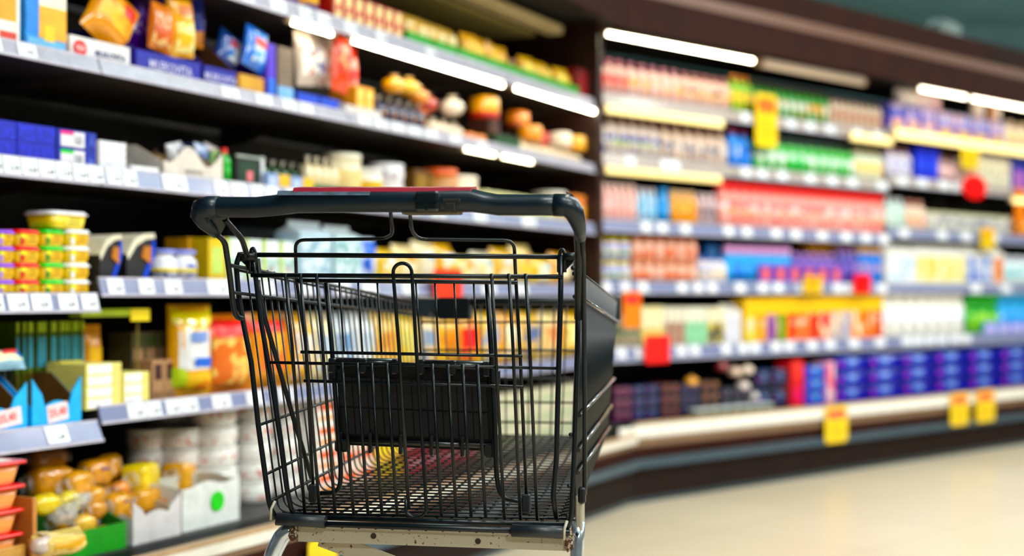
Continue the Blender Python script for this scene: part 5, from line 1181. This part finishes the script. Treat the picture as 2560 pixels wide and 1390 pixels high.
for s in range(6):
    c = lerp(C(852, 1104, .056), C(1236, 1119, .056), s/5); b.box(c.x-.003, c.x+.003, c.y-.008, c.y+.004, c.z-.016, c.z+.016, 0, .0015)
for x, y in ((856, 1112), (1228, 1126)):
    c = C(x, y, .056); b.box(c.x-.012, c.x+.012, c.y-.006, c.y+.008, c.z-.011, c.z+.009, 0, .003)
for x, y in ((838, 935), (1234, 942)):
    c = C(x, y, .056); b.box(c.x-.010, c.x+.010, c.y-.006, c.y+.008, c.z-.015, c.z+.013, 0, .004)
b.build('flap_edge', M('#0e1216', .3, coat=.5), flap)
# --- rear bottom bars and bumper sleeves
for l_ in [([(690, 1291, .004), (1425, 1313, .004)], .0042), ([(690, 1306, -.008), (1425, 1331, -.008)], .0048)]: wire('rear_lower_bar', [l_])
b = MB()
for i in range(15):
    c = C(855+i*42, 1316+i*1.4, -.008); b.blob(c, (.003, .003, .0035), 6, 5)
b.build('weld_stud', WM, cart)
BM = M('#141d25', .5, coat=.1, var=.3)
for x0, y0, x1, y1 in ((694, 1297, 814, 1305), (1280, 1326, 1408, 1331)):
    MB().tube(fillet([C(x0, y0, -.01), C(x1, y1, -.01)], .01), .0098, 14).build('bumper_sleeve', BM, cart)
# --- chassis
def rusty():
    m = bpy.data.materials.new('painted_rusty_steel'); m.use_nodes = True; nt = m.node_tree; bs = nt.nodes['Principled BSDF']
    tc = nt.nodes.new('ShaderNodeTexCoord'); n1 = nt.nodes.new('ShaderNodeTexNoise'); n1.inputs['Scale'].default_value = 150; n1.inputs['Detail'].default_value = 4
    n2 = nt.nodes.new('ShaderNodeTexNoise'); n2.inputs['Scale'].default_value = 18
    ad = nt.nodes.new('ShaderNodeMath'); ad.operation = 'MULTIPLY_ADD'; ad.inputs[1].default_value = .35
    for n_ in (n1, n2): nt.links.new(tc.outputs['Object'], n_.inputs['Vector'])
    nt.links.new(n2.outputs['Fac'], ad.inputs[0]); nt.links.new(n1.outputs['Fac'], ad.inputs[2])
    r = nt.nodes.new('ShaderNodeValToRGB'); r.color_ramp.elements[0].position = .80; r.color_ramp.elements[0].color = lin('#b5ad9c'); r.color_ramp.elements[1].position = .86; r.color_ramp.elements[1].color = lin('#4a3020')
    nt.links.new(ad.outputs[0], r.inputs['Fac']); nt.links.new(r.outputs['Color'], bs.inputs['Base Color']); bs.inputs['Roughness'].default_value = .45
    return m
RU = rusty(); CH = M('#c4ccd6', .16, .8, coat=.5, var=.2, nscale=60); RST = P('#4a2e1c', '#b0a898', 220, .52, '#2a1c14', rough=.7)
ch = MB(); a, b_ = C(745, 1334, .0), C(1418, 1357, .0)
ch.loft([[a+Vector((0, 0, -.0125)), a+Vector((0, .02, -.0125)), a+Vector((0, .02, .016)), a+Vector((0, 0, .016))], [b_+Vector((0, 0, -.0125)), b_+Vector((0, .02, -.0125)), b_+Vector((0, .02, .016)), b_+Vector((0, 0, .016))]], 0, True, False)
cross = ch.build('chassis_crossbar', RU, cart); cross['label'] = 'off-white steel crossbar speckled with rust'
hm = MB()
for x, y, rr in ((934, 1340, .0045), (1195, 1353, .0045)):
    c = C(x, y, 0); hm.lathe([(rr, 0), (rr, .001)], 14, c=(0, 0)); 
    nvt = 28
    for i in range(len(hm.v)-nvt, len(hm.v)):
        vx, vy, vz = hm.v[i]; hm.v[i] = (c.x+vx, -.0006-vz+.0005, c.z+vy)
hm.build('bolt_hole', M('#33261f', .8), cross)
for x, y in ((737, 1328), (1425, 1352)):
    c = C(x, y, 0); MB().blob(c, (.007, .008, .015), 12, 8, 0, .6, .5, 14).build('rusty_weld', RST, cart)
# end plates
for x0, y0, x1, y1, sx in ((677, 1290, 690, 1250, 1), (1410, 1340, 1421, 1295, -1)):
    a, b_ = C(x0, y0, -.01), C(x1, y1, -.01)
    MB().tube([C(x0, y0+10, -.012), C(x0+1, y0-18, -.012), C(x0+(11 if sx > 0 else 8), y0-38, -.008)], .0022, 8).build('end_plate', M('#bdb8a8', .4), cart)
MB().box(C(1438, 1300, 0).x, C(1455, 1300, 0).x, .0, .03, C(1440, 1345, 0).z, C(1440, 1240, 0).z, 0, .002).build('corner_plate', M('#948f80', .4), cart)
c = C(1456, 1237, .005); MB().box(c.x-.006, c.x+.005, c.y-.008, c.y+.008, c.z-.013, c.z+.012, 0, .003).build('corner_clip', PL, cart)
# legs and wheels
FLZ = .0
def leg(pts, r): return MB().tube(fillet([Vector(p) for p in pts], .05, 6), r, 14).build('leg', CH, cart)
la, lb = C(733, 1322, .012), C(1443, 1300, .02)
lw = C(676, 1395, .0)
leg([la, C(708, 1335, .006), lw, (lw.x-.012, -.01, .33), (lw.x-.014, -.01, .17)], .0135)
leg([C(1446, 1304, .012), C(1441, 1395, .0), (C(1441, 1395, 0).x+.004, -.005, .33), (C(1441, 1395, 0).x+.006, -.01, .17)], .0105)
qL = C(1095, 1200, LEN-.1).x; qR = C(1447, 1200, LEN-.1).x
for x0, x1 in ((lw.x-.014, qL), (C(1441, 1395, 0).x+.006, qR)):
    MB().tube([Vector((x0, -.01, .18)), Vector((x1, LEN-.1, .18))], .011, 12).build('side_rail', CH, cart)
# diagonal flat braces
a, b_ = C(800, 1345, .012), C(935, 1395, .012)
dv = (b_-a).normalized(); e = a+dv*.26; nrm = Vector((-dv.z, 0, dv.x))*.0135
MB().loft([[a-nrm, a+nrm, a+nrm+Vector((0, .006, 0)), a-nrm+Vector((0, .006, 0))], [e-nrm, e+nrm, e+nrm+Vector((0, .006, 0)), e-nrm+Vector((0, .006, 0))]], 0, True, False).build('diagonal_brace', RU, cart)
a = C(1360, 1352, .014); dv = Vector((-dv.x, 0, dv.z)); e = a+dv*.0; 
for (x, y) in ((lw.x-.014, -.01), (C(1441, 1395, 0).x+.006, -.01), (qL, LEN-.1), (qR, LEN-.1)):
    cs_ = empty('caster', (x, y, 0)); cs_.parent = cart
    w_ = MB(); n_ = 24
    rings = [[(dx, rr*math.cos(2*PI*k_/n_), .062+rr*math.sin(2*PI*k_/n_)) for k_ in range(n_)] for dx, rr in ((-.014, .02), (-.014, .054), (-.009, .0615), (.009, .0615), (.014, .054), (.014, .02))]
    w_.loft(rings, 0, True, True); w_.build('wheel', M('#3a3d40', .5), cs_)
    f_ = MB()
    for sx in (-.019, .019): f_.loft([[(sx-.0015, -.02, .062), (sx+.0015, -.02, .062), (sx+.0015, .0, .175), (sx-.0015, .0, .175)], [(sx-.0015, .012, .045), (sx+.0015, .012, .045), (sx+.0015, .03, .175), (sx-.0015, .03, .175)]], 0, True, False)
    f_.box(-.021, .021, -.005, .033, .17, .18); f_.build('fork', CH, cs_)
# yellow promotion card hanging on the cheese ledge, seen under the cart
promo(770, 842, 1345, 1440, dB, 'yellow promotion card hanging under the cart crossbar on the cheese ledge', YEL, None, W=LW)
# ------------------------------------------------------------------ store lights
def area(name, loc, rot, sx, sy, e, col=(1, .97, .92)):
    l = bpy.data.lights.new(name, 'AREA'); l.shape = 'RECTANGLE'; l.size = sx; l.size_y = sy; l.energy = e; l.color = col
    o = bpy.data.objects.new(name, l); COL.objects.link(o); o.location = loc; o.rotation_euler = rot; return o
for i, (x, y) in enumerate(((.6, 1.0), (1.6, 3.2), (2.6, 5.4), (4.2, 6.6), (1.4, -1.5), (3.6, 1.5), (5.2, 4.2), (2.4, 9.7), (6.2, 9.9))):  # the last two are unseen lamps added to brighten the far ceiling
    o = empty('ceiling_lamp', (x, y, 3.05)); tag(o, f'ceiling light panel out of view, {ORD[i+1]} of nine', 'ceiling light', 'ceiling light panels')
    MB().box(-.62, .62, -.17, .17, 0, .07).build('housing', M('#d8d8d8', .5), o)
    MB().box(-.58, .58, -.14, .14, -.006, .002).build('diffuser', M('#fff8ec', .5, em=2.5), o)
    MB().box(-.5, -.495, -.003, .003, .07, .45).build('hanger', M('#888888', .4), o); MB().box(.495, .5, -.003, .003, .07, .45).build('hanger', M('#888888', .4), o)
    area('ceiling_light', (x, y, 3.03), (0, 0, 0), 1.2, .32, LIGHT_E*(.8 if i in (0, 1, 2, 3) else .5 if i > 6 else 1.7))
    area('added_uplight', (x, y, 3.14), (math.pi, 0, 0), 1.2, .32, 40 if i < 7 else 90)  # added upward light that brightens the ceiling
w = bpy.data.worlds.new('world'); SC.world = w; w.use_nodes = True
w.node_tree.nodes['Background'].inputs['Color'].default_value = (.75, .82, .9, 1); w.node_tree.nodes['Background'].inputs['Strength'].default_value = .3
cam = bpy.data.cameras.new('camera'); co = bpy.data.objects.new('camera', cam); COL.objects.link(co); SC.camera = co
co.location = (0, 0, EYE); co.rotation_euler = (math.pi/2, 0, 0)
cam.sensor_width = 36; cam.lens = 36*F/2560; cam.shift_y = (HY-695)/2560
cam.clip_start = .05; cam.dof.use_dof = True; cam.dof.focus_distance = 2.24; cam.dof.aperture_fstop = 2.0
vs = SC.view_settings; vs.view_transform = 'Standard'; vs.look = 'None'; vs.gamma = 1; vs.use_curve_mapping = False; vs.exposure = EXPO
SC.display_settings.display_device = 'sRGB'

SC.cycles.max_bounces = 7; SC.cycles.diffuse_bounces = 3; SC.cycles.glossy_bounces = 3; SC.cycles.transparent_max_bounces = 8
